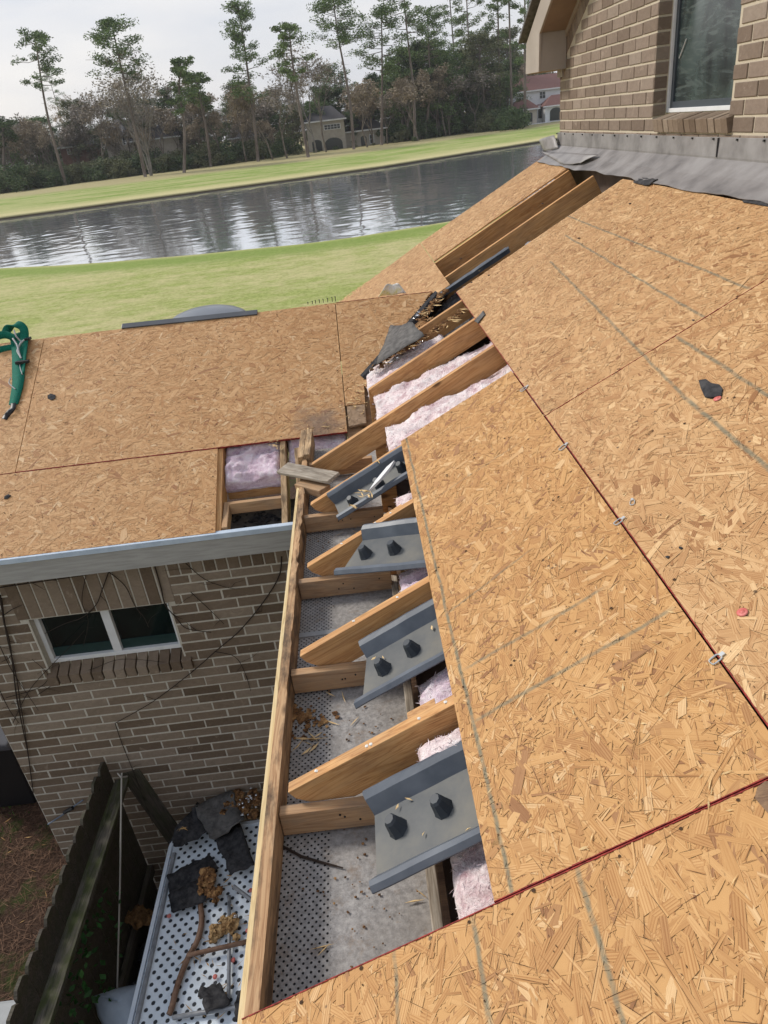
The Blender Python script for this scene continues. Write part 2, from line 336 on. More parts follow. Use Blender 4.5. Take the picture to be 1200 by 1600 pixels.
# ------------------------------------------------------------ strand board sheets
def clip(poly,a,b,c):       # keep a*x+b*y<=c
    out=[]
    for i in range(len(poly)):
        p,q=poly[i],poly[(i+1)%len(poly)]; dp=a*p[0]+b*p[1]-c; dq=a*q[0]+b*q[1]-c
        if dp<=0: out.append(p)
        if dp*dq<0:
            t=dp/(dp-dq); out.append(tuple(p[k]+(q[k]-p[k])*t for k in range(len(p))))
    return out
def sheet(name,label,cat,poly,mat,M,grain,seed,dens=2300,size=1.,group='strand board roof sheets',thick=.012,skip=None,edges=(),crack=.22,specks=900,nails=()):
    dens*=1.8
    """poly: convex ccw outline in the local plane; grain: main strand direction"""
    rr=random.Random(seed); m=MB(); t=.0
    m.prism([p for p in poly],-thick,0,ax=2)
    m.uv=[(rr.random()*.1,0.) for _ in m.uv]
    xs=[p[0] for p in poly]; ys=[p[1] for p in poly]; x0,x1,y0,y1=min(xs),max(xs),min(ys),max(ys)
    n=int((x1-x0)*(y1-y0)*dens/size**2); hp=[]
    for i in range(len(poly)):
        p,q=poly[i],poly[(i+1)%len(poly)]; nx,ny=q[1]-p[1],-(q[0]-p[0]); hp.append((nx,ny,nx*p[0]+ny*p[1]))
    for k in range(n):
        cx,cy=rr.uniform(x0,x1),rr.uniform(y0,y1)
        if skip and skip(cx,cy): continue
        L=size*min(.135,rr.lognormvariate(-2.93,.42))*1.15; Wd=size*min(.042,rr.lognormvariate(-4.2,.5)); 
        if rr.random()<.25: Wd*=.35
        if rr.random()<.45: L*=.55; Wd*=.5
        an=grain+rr.gauss(0,.75) if rr.random()<.85 else rr.uniform(0,math.pi)
        c,s=math.cos(an),math.sin(an); h=L/2; w_=Wd/2; sk=rr.uniform(-.5,.5)*Wd
        loc=[(-h+sk,-w_),(-h*.2,-w_*rr.uniform(.75,1.1)),(h+sk*rr.random(),-w_*rr.uniform(.5,1)),(h-rr.random()*Wd,w_*rr.uniform(.2,1)),(h*.1,w_*rr.uniform(.8,1.1)),(-h-rr.random()*Wd*.6,w_*rr.uniform(.3,1))]
        z0=rr.uniform(.0005,.0019); tx=rr.uniform(-.006,.006); ty=rr.uniform(-.018,.018)
        pts=[(cx+a*c-b*s,cy+a*s+b*c,max(.0004,z0+a*tx+b*ty),a,b) for a,b in loc]
        if cx-L<x0 or cx+L>x1 or cy-L<y0 or cy+L>y1 or len(poly)>4:
            for e in hp:
                pts=clip(pts,*e)
                if len(pts)<3: break
        if len(pts)<3: continue
        m.face([p[:3] for p in pts],[(p[3],p[4]) for p in pts])
        if rr.random()<crack and len(pts)==6:      # crack beside the chip, its shade drawn as a dark sliver
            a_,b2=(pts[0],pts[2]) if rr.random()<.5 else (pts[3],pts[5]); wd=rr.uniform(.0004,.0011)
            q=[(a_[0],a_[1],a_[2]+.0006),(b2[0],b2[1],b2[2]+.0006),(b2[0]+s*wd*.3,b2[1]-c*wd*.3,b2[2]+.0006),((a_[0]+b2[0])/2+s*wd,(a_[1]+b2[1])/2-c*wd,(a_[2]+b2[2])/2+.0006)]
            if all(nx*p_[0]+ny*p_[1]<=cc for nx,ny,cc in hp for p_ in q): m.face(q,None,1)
    for axis,val in nails:      # rows of driven nail heads over the rafters, old ones pulled
        t=(x0 if axis==1 else y0)+.03
        while t<(x1 if axis==1 else y1)-.02:
            for rep in range(2 if rr.random()<.35 else 1):
                cx,cy=(t,val) if axis==1 else (val,t); cx+=rr.gauss(0,.008); cy+=rr.gauss(0,.008); rd=rr.uniform(.0032,.0054)
                q=[(cx+rd*math.cos(a_*math.pi/3),cy+rd*math.sin(a_*math.pi/3)*rr.uniform(.7,1),.0036) for a_ in range(6)]
                if all(nx*p_[0]+ny*p_[1]<=cc for nx,ny,cc in hp for p_ in q): m.face(q,None,1)
            t+=rr.uniform(.12,.19)
    for k in range(int((x1-x0)*(y1-y0)*specks)):       # pits, nail holes and torn specks, in drifts
        cx,cy=rr.uniform(x0+.01,x1-.01),rr.uniform(y0+.01,y1-.01)
        if noise.noise(Vector((cx*4,cy*4,seed)))<rr.uniform(-.35,.5): continue
        an=grain+rr.gauss(0,.5); L=rr.uniform(.002,.009)*size; wd=rr.uniform(.0008,.0024)
        if rr.random()<.06: L=wd=.005
        c,s=math.cos(an)*L/2,math.sin(an)*L/2; u,v=-math.sin(an)*wd/2,math.cos(an)*wd/2; z_=.0034
        q=[(cx-c,cy-s,z_),(cx+u,cy+v,z_),(cx+c,cy+s,z_),(cx-u,cy-v,z_)]
        if all(nx*p_[0]+ny*p_[1]<=cc for nx,ny,cc in hp for p_ in q): m.face(q,None,1)
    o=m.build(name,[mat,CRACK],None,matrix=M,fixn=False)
    tag(o,label,cat,group)
    for i,j in edges:            # red sealed edge, a narrow strip along the side wall of the sheet
        p,q=poly[i],poly[j]; dx,dy=q[0]-p[0],q[1]-p[1]; L=math.hypot(dx,dy); nx,ny=dy/L*.0013,-dx/L*.0013
        e=MB(); ns=int(L/.02)
        for k in range(ns):
            a,b=k/ns,(k+1)/ns; hh=.0030
            A=(p[0]+dx*a,p[1]+dy*a); B=(p[0]+dx*b,p[1]+dy*b); w1=rr.uniform(.3,1.3)
            e.hexa([(A[0],A[1],-thick),(B[0],B[1],-thick),(B[0]+nx,B[1]+ny,-thick),(A[0]+nx,A[1]+ny,-thick),(A[0]-nx*w1,A[1]-ny*w1,hh),(B[0]-nx*w1,B[1]-ny*w1,hh),(B[0]+nx,B[1]+ny,hh),(A[0]+nx,A[1]+ny,hh)])
        eo=e.build('red_edge',REDP,o,matrix=M,fixn=False)
    return o
g=.0028
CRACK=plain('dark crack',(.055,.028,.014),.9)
E90=math.pi/2
sheet('strand_board_sheet','half-width tan strand board covering the upper ends of the grey plastic troughs','roof sheet',[(0,-2.462),(.642,-2.462),(.642,0),(0,0)],OSB_A,MM,E90,1,nails=[(1,y_) for y_ in (-4.3,-3.7,-3.1,-2.475,-1.85,-1.235,-.62,-.025,.5,1.12,1.66)],size=1.05,edges=[(0,1)])
sheet('strand_board_sheet','large tan strand board at the bottom of the photo, reaching down to the fascia','roof sheet',[(-.657,-5.0),(.642,-5.0),(.642,-2.462-g*2),(-.657,-2.462-g*2)],OSB_C,MM,E90,2,nails=[(1,y_) for y_ in (-4.3,-3.7,-3.1,-2.475,-1.85,-1.235,-.62,-.025,.5,1.12,1.66)],size=1.08,edges=[(2,3)])
sheet('strand_board_sheet','tan strand board on the right with the black shingle scrap on it','roof sheet',[(.642+g*2,-4.6),(1.965,-4.6),(1.965,-.63-g),(.642+g*2,-.63-g)],OSB_B,MM,E90,3,nails=[(1,y_) for y_ in (-4.3,-3.7,-3.1,-2.475,-1.85,-1.235,-.62,-.025,.5,1.12,1.66)],size=1.08,edges=[(3,0),(2,3)])
sheet('strand_board_sheet','tan strand board below the brick window wall, right of the open gap','roof sheet',[(.642+g*2,-.63),(1.965,-.63),(1.965,1.87),(.642+g*2,1.87)],OSB_B,MM,E90,4,nails=[(1,y_) for y_ in (-4.3,-3.7,-3.1,-2.475,-1.85,-1.235,-.62,-.025,.5,1.12,1.66)],edges=[(3,0)])
sheet('strand_board_sheet','far narrow strand board strip beyond the open gap, touching the brick wall corner','roof sheet',[(.648,3.22),(2.02,3.22),(2.05,4.32),(.648,4.36)],OSB_B,MM,E90,5,dens=1500,size=1.2)
sheet('strand_board_sheet','far strand board beside the lawn, just behind the ridge of the low wing','roof sheet',[(-.657,2.16),(.642,2.16),(.642,4.37),(-.657,4.13)],OSB_B,MM,E90,6,dens=1500,size=1.2)
def skiphole(x,v): return False
sheet('strand_board_sheet','orange-brown strand board along the grey gutter board of the low wing','roof sheet',[(-4.4,.012),(-1.172,.012),(-1.172,.668),(-4.4,.668)],OSB_L,ML,0.,11,nails=[(0,x_) for x_ in (-4.2,-3.6,-3.0,-2.53,-2.5,-1.95,-1.35,-1.19,-.75,-.33)],dens=1900,edges=[(2,3)])
sheet('strand_board_sheet','full orange-brown strand board in the middle of the low wing roof','roof sheet',[(-2.522,.668+g*2),(-.306,.668+g*2),(-.306,1.935),(-2.522,1.935)],OSB_L,ML,0.,12,nails=[(0,x_) for x_ in (-4.2,-3.6,-3.0,-2.53,-2.5,-1.95,-1.35,-1.19,-.75,-.33)],dens=1900,edges=[(0,1)])
sheet('strand_board_sheet','strand board at the left edge of the photo with the green strap on it','roof sheet',[(-4.9,.668+g*2),(-2.522-g*2,.668+g*2),(-2.522-g*2,1.935),(-4.9,1.935)],OSB_L,ML,0.,13,dens=1900)
sheet('strand_board_sheet','slanted strand board end piece of the low wing beside the black valley felt','roof sheet',[(-.306+g*2,1.03),(-.158,1.205),(.435,1.93),(-.306+g*2,1.935)],OSB_L,ML,0.,14,dens=1900,edges=[(2,3)])
sheet('board_offcut','narrow strand board piece below the slanted end sheet of the low wing','board offcut',[(-.306+g*2,.905),(-.165,.905),(-.155,1.20),(-.306+g*2,1.022)],OSB_L,ML,0.,16,dens=1900,group='loose wood pieces')
sheet('board_offcut','small loose old board filling the notch at the end of the low wing sheet','board offcut',[(-.292,.72),(-.172,.73),(-.170,.895),(-.292,.895)],noisy('old board offcut',(.27,.18,.11),(.42,.30,.20),25,.85,.2,bs=.5),ML,.3,15,dens=900,group='loose wood pieces',thick=.02)
# ------------------------------------------------------------ rafters
def rafter(Y,u0,u1,label,tail=True,seed=0,w=.038,off=-.014,depth=.135,mat=W_RAFT,name='rafter'):
    m=MB(); zt=off
    if tail:
        # top edge, blunt tip, level cut underneath, heel
        tip=u0; lev=-.335   # world z of the level cut
        n0=zt-.048
        # along level cut: z = U sin + n cos = lev -> n=(lev-U sin)/cos
        nl=lambda U:(lev-U*math.sin(TH))/math.cos(TH)
        ub=next(u for u in [x*.002-.7 for x in range(400)] if nl(u)<=zt-depth)
        poly=[(tip,zt),(u1,zt),(u1,zt-depth),(ub,zt-depth),(tip+.03,nl(tip+.03)),(tip+.004,zt-.035)]
    else: poly=[(u0,zt),(u1,zt),(u1,zt-depth),(u0,zt-depth)]
    m.prism(poly,Y-w/2,Y+w/2,ax=1)
    o=m.build(name,mat,None,matrix=MM,bevel=.002); tag(o,label,'rafter','roof rafters'); return o
RY=[(-1.85,-.585,'nearest exposed rafter tail, between the two large grey troughs'),(-1.235,-.575,'stained rafter tail with a dark knot, second from the front'),
    (-.625,-.57,'rafter tail beside the trough in the middle of the open eave'),(-.02,-.575,'rafter running under the upper left corner of the middle board'),
    (.50,-.585,'long bare rafter in front of the widest patch of pink insulation')]
for Y,u,l in RY: rafter(Y,u,1.9 if Y>-.3 else .64,l)
rafter(1.12,-.155,1.93,'rafter with a round knot, starting at the end of the low wing roof',tail=False)
rafter(1.66,.14,1.93,'short upper rafter coming out behind the black felt',tail=False)
rafter(2.52,.52,1.96,'rafter in the open gap below the brick wall, with dark nail holes',tail=False,depth=.26)
rafter(3.19,.60,1.97,'rafter along the far edge of the open gap below the brick wall',tail=False,depth=.28)
rafter(-2.49,-.575,.64,'rafter carrying the red seam of the bottom board')
# supports under the scab on the first rafters: vertical jack pieces on the wall plate
for i,Y in enumerate((-1.85,-.625,-.02,.50,1.12)):
    u0=-.15
    m=MB(); 
    x0=u0*math.cos(TH)
    poly=[(x0,-.33),(x0+.085,-.33),(x0+.085,x0*math.tan(TH)+.035-.017),(x0,x0*math.tan(TH)-.017)]
    m.prism([(x0,-.52),(x0+.085,-.52),(x0+.085,(x0+.085)*math.tan(TH)-.03),(x0,x0*math.tan(TH)-.03)],Y+.021,Y+.058,ax=1)
    o=m.build('wall_stud',W_RAFT,bevel=.002); tag(o,['upright block behind the nearest rafter tail','upright block behind the middle rafter tail','upright block under the corner of the middle board','upright block beside the widest insulation batt','upright block beside the far insulation batt'][i],'wood block','upright blocks behind the rafters')
# lookouts across the soffit
for Y,x1,l in ((-1.893,-.13,'level lookout board in front of the nearest rafter tail'),(-1.278,-.13,'level lookout board in front of the stained rafter tail'),(-.668,-.13,'level lookout board beside the middle rafter tail'),(-.064,-.13,'level lookout board under the narrow tilted trough'),(.60,-.16,'level lookout board beside the broken plank')):
    o=beam('lookout',(-.543,Y,-.327),(x1,Y,-.327),.036,.09,(0,0,1),W_LOOK); tag(o,l,'wood board','level lookouts across the soffit')
rn_=random.Random(8)
for Y in (-1.913,-1.298,-.688,-.084):
    m=MB()
    for x0 in (-.36,-.345,-.30,-.18):
        cx,cz=x0+rn_.uniform(-.01,.01),-.372+rn_.uniform(-.02,.02); m.prism([(cx+.0035*math.cos(t*1.05),cz+.0035*math.sin(t*1.05)) for t in range(6)],Y-.0005,Y+.002,ax=1)
    o=m.build('nail_holes',BLACKP); tag(o,'dark nail holes in a level lookout board face','nail holes','nail holes in the lookouts','stuff')
# fascia: thin outer board, thick sub fascia
def ragged(name,y0,y1,xo,wd,ztop,h,mat,parent,amp,seed):
    rr=random.Random(seed); m=MB(); n=int((y1-y0)/.025); prev=None
    for k in range(n+1):
        y=y0+(y1-y0)*k/n; s=max(0,min(1,(y+1.75)/1.2)); a=amp*(.15+s)
        if y>-.2: a*=1.3
        nz1=noise.noise(Vector((y*7,seed,0)))*a*1.5+rr.uniform(-a,a)*.4
        ring=[(xo-wd/2+rr.uniform(-a,a)*.12,y,ztop-h),(xo+wd/2+rr.uniform(-a,a)*.15,y,ztop-h),(xo+wd/2-abs(nz1)*.8,y,ztop-abs(nz1)*.2),(xo+nz1*.3,y,ztop+nz1*.15),(xo-wd/2+max(0,nz1)*.3,y,ztop-max(0,-nz1)*.5)]
        i=len(m.v); m.v+=ring
        if prev is not None:
            for j in range(5):
                q=(j+1)%5; m.f.append((prev+j,prev+q,i+q,i+j)); m.uv+=[(0.,0.)]*4; m.mi.append(0)
        else: m.f.append(tuple(i+j for j in range(5))); m.uv+=[(0.,0.)]*5; m.mi.append(0)
        prev=i
    m.f.append(tuple(prev+j for j in (4,3,2,1,0))); m.uv+=[(0.,0.)]*5; m.mi.append(0)
    # rotate so that local x is the grain: build in (y,-x,z) frame
    m.v=[(v[1],-v[0],v[2]) for v in m.v]
    Mx=Matrix(((0,-1,0,0),(1,0,0,0),(0,0,1,0),(0,0,0,1)))
    return m.build(name,mat,parent,matrix=Mx,bevel=0)
fa=empty('fascia_board',(-.57,-1,-.45),'long worn eave board with rotten top, running from the photo bottom to the low wing','fascia board')
ragged('sub_fascia',-2.466,.93,-.562,.034,ZE,.14,W_FASC,fa,.011,3)
ragged('outer_board',-2.60,.30,-.589,.014,ZE-.012,.155,W_PALE,fa,.002,4)
for k,(x,l) in enumerate(((-.585,'left of the two split board ends at the top of the eave board'),(-.545,'right of the two split board ends at the top of the eave board'))):
    o=beam('board_end',(x,.62,-.285+.012*k),(x+.002,1.06-.02*k,-.285+.01*k),.037,.12,(0,0,1),W_ROT,rough=.003,seed=k+4); tag(o,l,'board end','split board ends')
# soffit
def soffit_mat():
    m,nt,b=newmat('perforated soffit board',.75,.25); oc=coord(nt); sp=nt.nodes.new('ShaderNodeSeparateXYZ'); nt.links.new(oc,sp.inputs[0])
    s=.0205
    def grid(ox,oy):
        fx=math_(nt,'SUBTRACT',math_(nt,'FRACT',math_(nt,'ADD',math_(nt,'DIVIDE',sp.outputs[0],s),ox+50)),.5)
        fy=math_(nt,'SUBTRACT',math_(nt,'FRACT',math_(nt,'ADD',math_(nt,'DIVIDE',sp.outputs[1],s*1.15),oy+50)),.5)
        fy=math_(nt,'MULTIPLY',fy,1.15)
        return math_(nt,'SQRT',math_(nt,'ADD',math_(nt,'MULTIPLY',fx,fx),math_(nt,'MULTIPLY',fy,fy)))
    d=math_(nt,'MINIMUM',grid(0,0),grid(.5,.5)); hole=mrange(nt,d,.13,.19,1,0)
    band=math_(nt,'MULTIPLY',mrange(nt,sp.outputs[0],-.4025,-.4015,1,0),hole)
    f=tex(nt,oc,60,6,.75); f2=tex(nt,oc,5,4,.6)
    base=ramp(nt,f,[(.3,(.17,.16,.155)),(.5,(.30,.285,.275)),(.7,(.44,.42,.40))])
    base=mixc(nt,mrange(nt,f2,.4,.7,0,.5),base,(.20,.175,.15))
    dirt=tex(nt,oc,14,6,.75); base=mixc(nt,mrange(nt,dirt,.55,.68,0,.5),base,(.20,.13,.075))
    nt.links.new(mixc(nt,band,base,(.006,.006,.007)),b.inputs['Base Color']); bump(nt,b,math_(nt,'SUBTRACT',f,math_(nt,'MULTIPLY',band,4)),.5,.003); return m
SOF=soffit_mat()
so_=empty('soffit_panel',(-.35,-1,-.44),'grey perforated soffit panel lying at the bottom of the open eave','soffit')
for i,(a,b_) in enumerate(((-3.2,-.93),(-.925,1.05))):
    m=MB(); m.box(-.545,-.10,a,b_,-.438,-.430); m.build('panel',SOF,so_,matrix=Matrix.Identity(4))
m=MB(); m.box(-.545,-.115,-.945,-.915,-.4295,-.426); m.build('joint_strip',plain('grey joint strip',(.30,.30,.30)),so_)
# wall plate and the wall of the main house under the eave
mh=empty('house_wall',(-.1,-1,GZ),'brown board wall plate and hidden brick wall behind the open eave of the main slope','house wall')
o=beam('ledger_board',(-.120,-3.2,-.395),(-.120,1.6,-.395),.03,.045,(0,0,1),W_GREY,mh)
m=MB(); m.box(-.104,-.086,-3.2,1.6,-.62,-.36); m.build('sheathing',W_BROWN,mh)
m=MB(); m.box(-.108,1.94,-3.2,4.3,-.60,-.58); m.build('ceiling_board',PLASTER,mh)
m=MB(); m.box(1.90,1.94,-3.2,4.2,-.58,.95); m.build('inner_wall',PLASTER,mh)
m=MB(); m.box(-.095,.05,-3.2,.60,GZ,-.61); m.build('wall_core',noisy('mortar behind bricks',(.33,.305,.265),(.48,.445,.385),60,.9,.2,bs=.4),mh)
m=MB(); m.box(-4.9,-.31,.70,1.90,-.045,-.035); o=m.build('underlayment',FELT,matrix=ML); tag(o,'dark underside layer beneath the strand boards of the low wing','roof layer')
# ------------------------------------------------------------ insulation
def insul_mat(name,a,b_,c):
    m,nt,b=newmat(name,.95,.1); oc=coord(nt); f=tex(nt,mapping(nt,oc,(1,1,2)),9,6,.72,.6); f2=tex(nt,oc,70,5,.8,.5)
    x=math_(nt,'ADD',math_(nt,'MULTIPLY',f,.75),math_(nt,'MULTIPLY',f2,.3))
    nt.links.new(ramp(nt,x,[(.38,a),(.52,b_),(.66,c)]),b.inputs['Base Color'])
    bump(nt,b,math_(nt,'ADD',f,math_(nt,'MULTIPLY',f2,.5)),.9,.02); b.inputs['Subsurface Weight'].default_value=.0; b.inputs['Sheen Weight'].default_value=.3
    return m
INS=insul_mat('pink glass wool',(.50,.30,.33),(.82,.68,.68),(.93,.89,.88))
INSP=insul_mat('mauve glass wool',(.42,.26,.35),(.70,.55,.64),(.88,.81,.84))
FIBRE=plain('pale wool fibres',(.86,.74,.76),.95)
def batt(Y0,Y1,u0,u1,off,label,seed,mat=INS,depth=.11,amp=.02,cat='insulation',M=MM,group='pink insulation batts',step=.012,fall=0.):
    """lumpy batt: closed slab with rounded edges and torn surface"""
    nx=max(8,int((u1-u0)/step)); ny=max(8,int((Y1-Y0)/step)); m=MB(); 
    def P(i,j,top):
        a,b_=i/nx,j/ny; u=u0+(u1-u0)*a; y=Y0+(Y1-Y0)*b_
        e=min(a*(u1-u0),(1-a)*(u1-u0),b_*(Y1-Y0),(1-b_)*(Y1-Y0)); rr=.04; q=1-max(0,1-e/rr)**2 if e<rr else 1; q=math.sqrt(max(q,0))
        p=Vector((u*5+seed*3.1,y*5,0)); q2=Vector((p.x*.8,p.y*2.1,seed)); h=noise.fractal(p,1,2,3)*amp+(1-2*abs(noise.noise(q2*1.3)))*amp*.9+noise.noise(p*6)*amp*.35+noise.noise(p*17)*amp*.16
        zt=off+h-fall*(u-u0); zb=off-depth-fall*(u-u0)
        wx=noise.noise(Vector((y*9,seed,1)))*.02 if a in(0,) else 0
        z=zb+(zt-zb)*(.5+.5*q) if top else zb+(zt-zb)*(.5-.5*q)
        return (u+wx+noise.noise(Vector((u*14,y*14,seed)))*.006,y+noise.noise(Vector((u*14,y*14,seed+9)))*.006,z)
    idx={}
    for t in (1,0):
        for i in range(nx+1):
            for j in range(ny+1): idx[(i,j,t)]=len(m.v); m.v.append(P(i,j,t))
    for t in (1,0):
        for i in range(nx):
            for j in range(ny): m.f.append((idx[(i,j,t)],idx[(i+1,j,t)],idx[(i+1,j+1,t)],idx[(i,j+1,t)])); m.uv+=[(0.,0.)]*4; m.mi.append(0)
    for i in range(nx):
        for j in (0,ny): m.f.append((idx[(i,j,0)],idx[(i+1,j,0)],idx[(i+1,j,1)],idx[(i,j,1)])); m.uv+=[(0.,0.)]*4; m.mi.append(0)
    for j in range(ny):
        for i in (0,nx): m.f.append((idx[(i,j,0)],idx[(i,j+1,0)],idx[(i,j+1,1)],idx[(i,j,1)])); m.uv+=[(0.,0.)]*4; m.mi.append(0)
    o=m.build('insulation_batt',mat,None,matrix=M,smooth=True); tag(o,label,cat,group)
    f=MB(); r3=random.Random(seed)
    for k in range(int((u1-u0)*(Y1-Y0)*4200)+60):
        i,j=r3.randrange(nx+1),r3.randrange(ny+1)
        if r3.random()<.15: i=0
        p=Vector(m.v[idx[(i,j,1)]]); d=Vector((r3.uniform(-1,1),r3.uniform(-1,1),r3.uniform(-.25,.55))).normalized()*r3.uniform(.006,.020); e=d.cross(Vector((r3.uniform(-1,1),r3.uniform(-1,1),.3))).normalized()*r3.uniform(.0006,.0016)
        f.face([p-d*.3-e,p+d*.5-e,p+d,p+d*.5+e,p-d*.3+e])
    fo=f.build('loose_fibres',FIBRE,o,matrix=M,fixn=False); fo['kind']='stuff'
    return o
batt(-2.46,-2.10,-.17,.3,-.15,'pink insulation bulging out below the nearest grey trough',1)
batt(-1.99,-1.875,-.185,.2,-.065,'pink insulation between the nearest rafter tail and the nearest trough',2,depth=.16)
batt(-1.82,-1.54,-.19,.3,-.14,'mauve film-wrapped insulation below the second trough',3,mat=INSP)
batt(-1.335,-1.258,-.10,.2,-.10,'white pink insulation tuft above the second trough, at the edge of the board',4,depth=.12)
batt(-1.20,-.90,-.19,.3,-.12,'mauve insulation below the third trough',5,mat=INSP)
batt(-.60,-.40,-.13,.2,-.07,'small pink insulation tuft above the third trough',6)
batt(.03,.47,-.125,1.0,-.07,'widest pink insulation batt in the open bay above the middle board',7,amp=.026,depth=.16,fall=.11)
batt(.53,1.09,-.175,1.0,-.08,'pink insulation batt in the second open bay, between two long rafters',8,amp=.026,depth=.16,fall=.14)
batt(1.14,1.64,-.20,.42,-.05,'pink insulation beside the black felt at the valley',9,amp=.024,depth=.16,fall=.12)
batt(1.72,2.45,.1,1.8,-.16,'grey insulation in the bay under the long blue-grey trough',10,mat=noisy('grey facing film',(.10,.10,.11),(.30,.31,.33),9,.5,.4,bs=1,bd=.02),amp=.02)
batt(.40,.80,-1.145,-.757,-.06,'purple pink insulation in the square hole of the low wing roof',12,mat=INSP,amp=.03,M=ML,depth=.13)
# hole batt really sits at the top of the square hole; one more behind the split board ends
batt(.50,.80,-.72,-.312,-.06,'purple insulation strip behind the split board ends',13,mat=INSP,M=ML,depth=.08)
# ------------------------------------------------------------ plastic troughs (eave baffles)
def trough(label,ym,yw,u0,u1,off,rot=0.,tilt=0.,cups=((.22,.06),(.6,-.02)),seed=0,shear=0.,dip=0.):
    """shallow tray running up the slope: lips, sloping sides, flat pan; cups = cones in the pan"""
    L=u1-u0; h=yw/2
    prof=[(-h,-.004),(-h,.0),(-h+.012,.012),(-h+.03,.010),(-h+.066,-.028),(h-.055,-.028),(h-.028,.012),(h-.01,.020),(h,.017),(h,.012)]
    t=.004; Mx=MM@Matrix.Translation((u0,ym,off))@Matrix.Rotation(rot,4,'Z')@Matrix.Rotation(dip,4,'Y')@Matrix.Rotation(tilt,4,'X')
    m=MB(); n=14; top=[];bot=[]
    P=prof[1:-1]
    for k in range(n+1):
        x=L*k/n; sx=0
        for (y,z) in P: top.append((x+shear*y,y,z))
        for (y,z) in P: bot.append((x+shear*y,y,z-t))
    a=len(P); nt_=len(top); m.v=top+bot
    def q(*f): m.f.append(f); m.uv.extend([(0.,0.)]*4); m.mi.append(0)
    for k in range(n):
        for j in range(a-1):
            q(k*a+j,k*a+j+1,(k+1)*a+j+1,(k+1)*a+j); m.mi[-1]=1 if j==3 else 0; q(nt_+k*a+j,nt_+(k+1)*a+j,nt_+(k+1)*a+j+1,nt_+k*a+j+1)
        q(k*a,(k+1)*a,nt_+(k+1)*a,nt_+k*a); q(k*a+a-1,nt_+k*a+a-1,nt_+(k+1)*a+a-1,(k+1)*a+a-1)
    for j in range(a-1):
        q(j,nt_+j,nt_+j+1,j+1); e=n*a; q(e+j,e+j+1,nt_+e+j+1,nt_+e+j)
    e_=empty('eave_trough',tuple(Mx.translation),label,'plastic trough','slate grey plastic troughs between the rafters')
    for i_,v in enumerate(m.v):
        dz=noise.noise(Vector((v[0]*9+ym*7,v[1]*9,seed+u0*5)))*.0045+noise.noise(Vector((v[0]*30,ym*3,0)))*.0015; m.v[i_]=(v[0]+(noise.noise(Vector((v[1]*25,ym*11,0)))*.006 if v[0]<.03 else 0),v[1],v[2]+dz)
    b=m.build('pan',[BLUE,BLUEP],e_,matrix=Mx,smooth=False)
    for cx,cy in cups:
        c=MB(); n2=8; prev=None
        for (r,z) in ((.030,-.028),(.026,-.018),(.0185,.012),(.014,.019),(.0135,.0195)):
            i=len(c.v)
            for j in range(n2):
                tt=2*math.pi*(j+.5)/n2; c.v.append((cx+r*math.cos(tt),cy+r*math.sin(tt)*1.1,z))
            if prev is not None:
                for j in range(n2): c.f.append((prev+j,prev+(j+1)%n2,i+(j+1)%n2,i+j)); c.uv+=[(0.,0.)]*4; c.mi.append(0)
            prev=i
        c.f.append(tuple(prev+j for j in range(n2))); c.uv+=[(0.,0.)]*n2; c.mi.append(0)
        c.build('cone',BLUED,e_,matrix=Mx)
    return e_
trough('nearest and largest grey trough with two cones, below the nearest rafter tail',-2.108,.30,-.345,.35,-.075,cups=((.075,.018),(.215,.01)))
trough('second grey trough from the front, in front of the stained rafter tail',-1.445,.31,-.355,.35,-.075,rot=.0,cups=((.085,-.01),(.205,0)),shear=.12)
trough('third grey trough from the front, slightly twisted between two rafters',-.745,.29,-.33,.30,-.0,rot=-.50,cups=((.075,-.01),(.215,0)),shear=.1,dip=.15)
trough('narrow grey trough tilted on edge with wood splinters lying in it',-.13,.20,-.455,.30,-.055,rot=.0,tilt=.35,cups=((.10,-.02),(.26,-.01),(.40,0)),shear=-.1)
trough('long blue-grey trough lying in the gap at the upper edge of the big board',2.27,.26,.42,1.14,-.045,rot=-.02,tilt=-.25,cups=())
# ------------------------------------------------------------ framing in the square hole of the low wing
def LP(x,v,n): 
    q=ML@Vector((x,v,n)); return q
def lbeam(name,x,v0,v1,label,mat,w=.038,h=.13,off=-.014,rough=0,seed=0):
    o=beam(name,LP(x,v0,off),LP(x,v1,off),w,h,LN,mat,rough=rough,seed=seed); return tag(o,label,'rafter','low wing rafters')
lbeam('rafter',-1.158,.02,1.9,'pale rafter along the left side of the square hole',W_RAFT)
lbeam('rafter',-.742,-.01,.78,'dark rotten rafter along the right side of the square hole',W_ROT,rough=.004,seed=3)
lbeam('rafter',-.645,.0,.60,'dark hidden rafter between the square hole and the eave board',W_ROT,rough=.003,seed=5)
o=beam('blocking',(-1.139,.96,-.555),(-.761,.96,-.555),.022,.115,(0,0,1),W_RAFT); tag(o,'orange wood blocking right under the insulation in the square hole','wood board','boards in the square hole')
o=beam('blocking',(-1.10,.76,-.60),(-.765,.76,-.60),.036,.075,(0,0,1),W_LOOK); tag(o,'pale level board across the square hole','wood board','boards in the square hole')
o=beam('blocking',(-1.118,.56,-.665),(-1.118,.78,-.60),.036,.075,(0,0,1),W_LOOK); tag(o,'short pale block in the lower left corner of the square hole','wood board','boards in the square hole')
m=MB(); m.box(-3.9,-.60,.53,1.2,-.852,-.845); o=m.build('soffit_panel',FELTG); tag(o,'grey soffit panel of the low wing, littered with felt scraps','soffit')
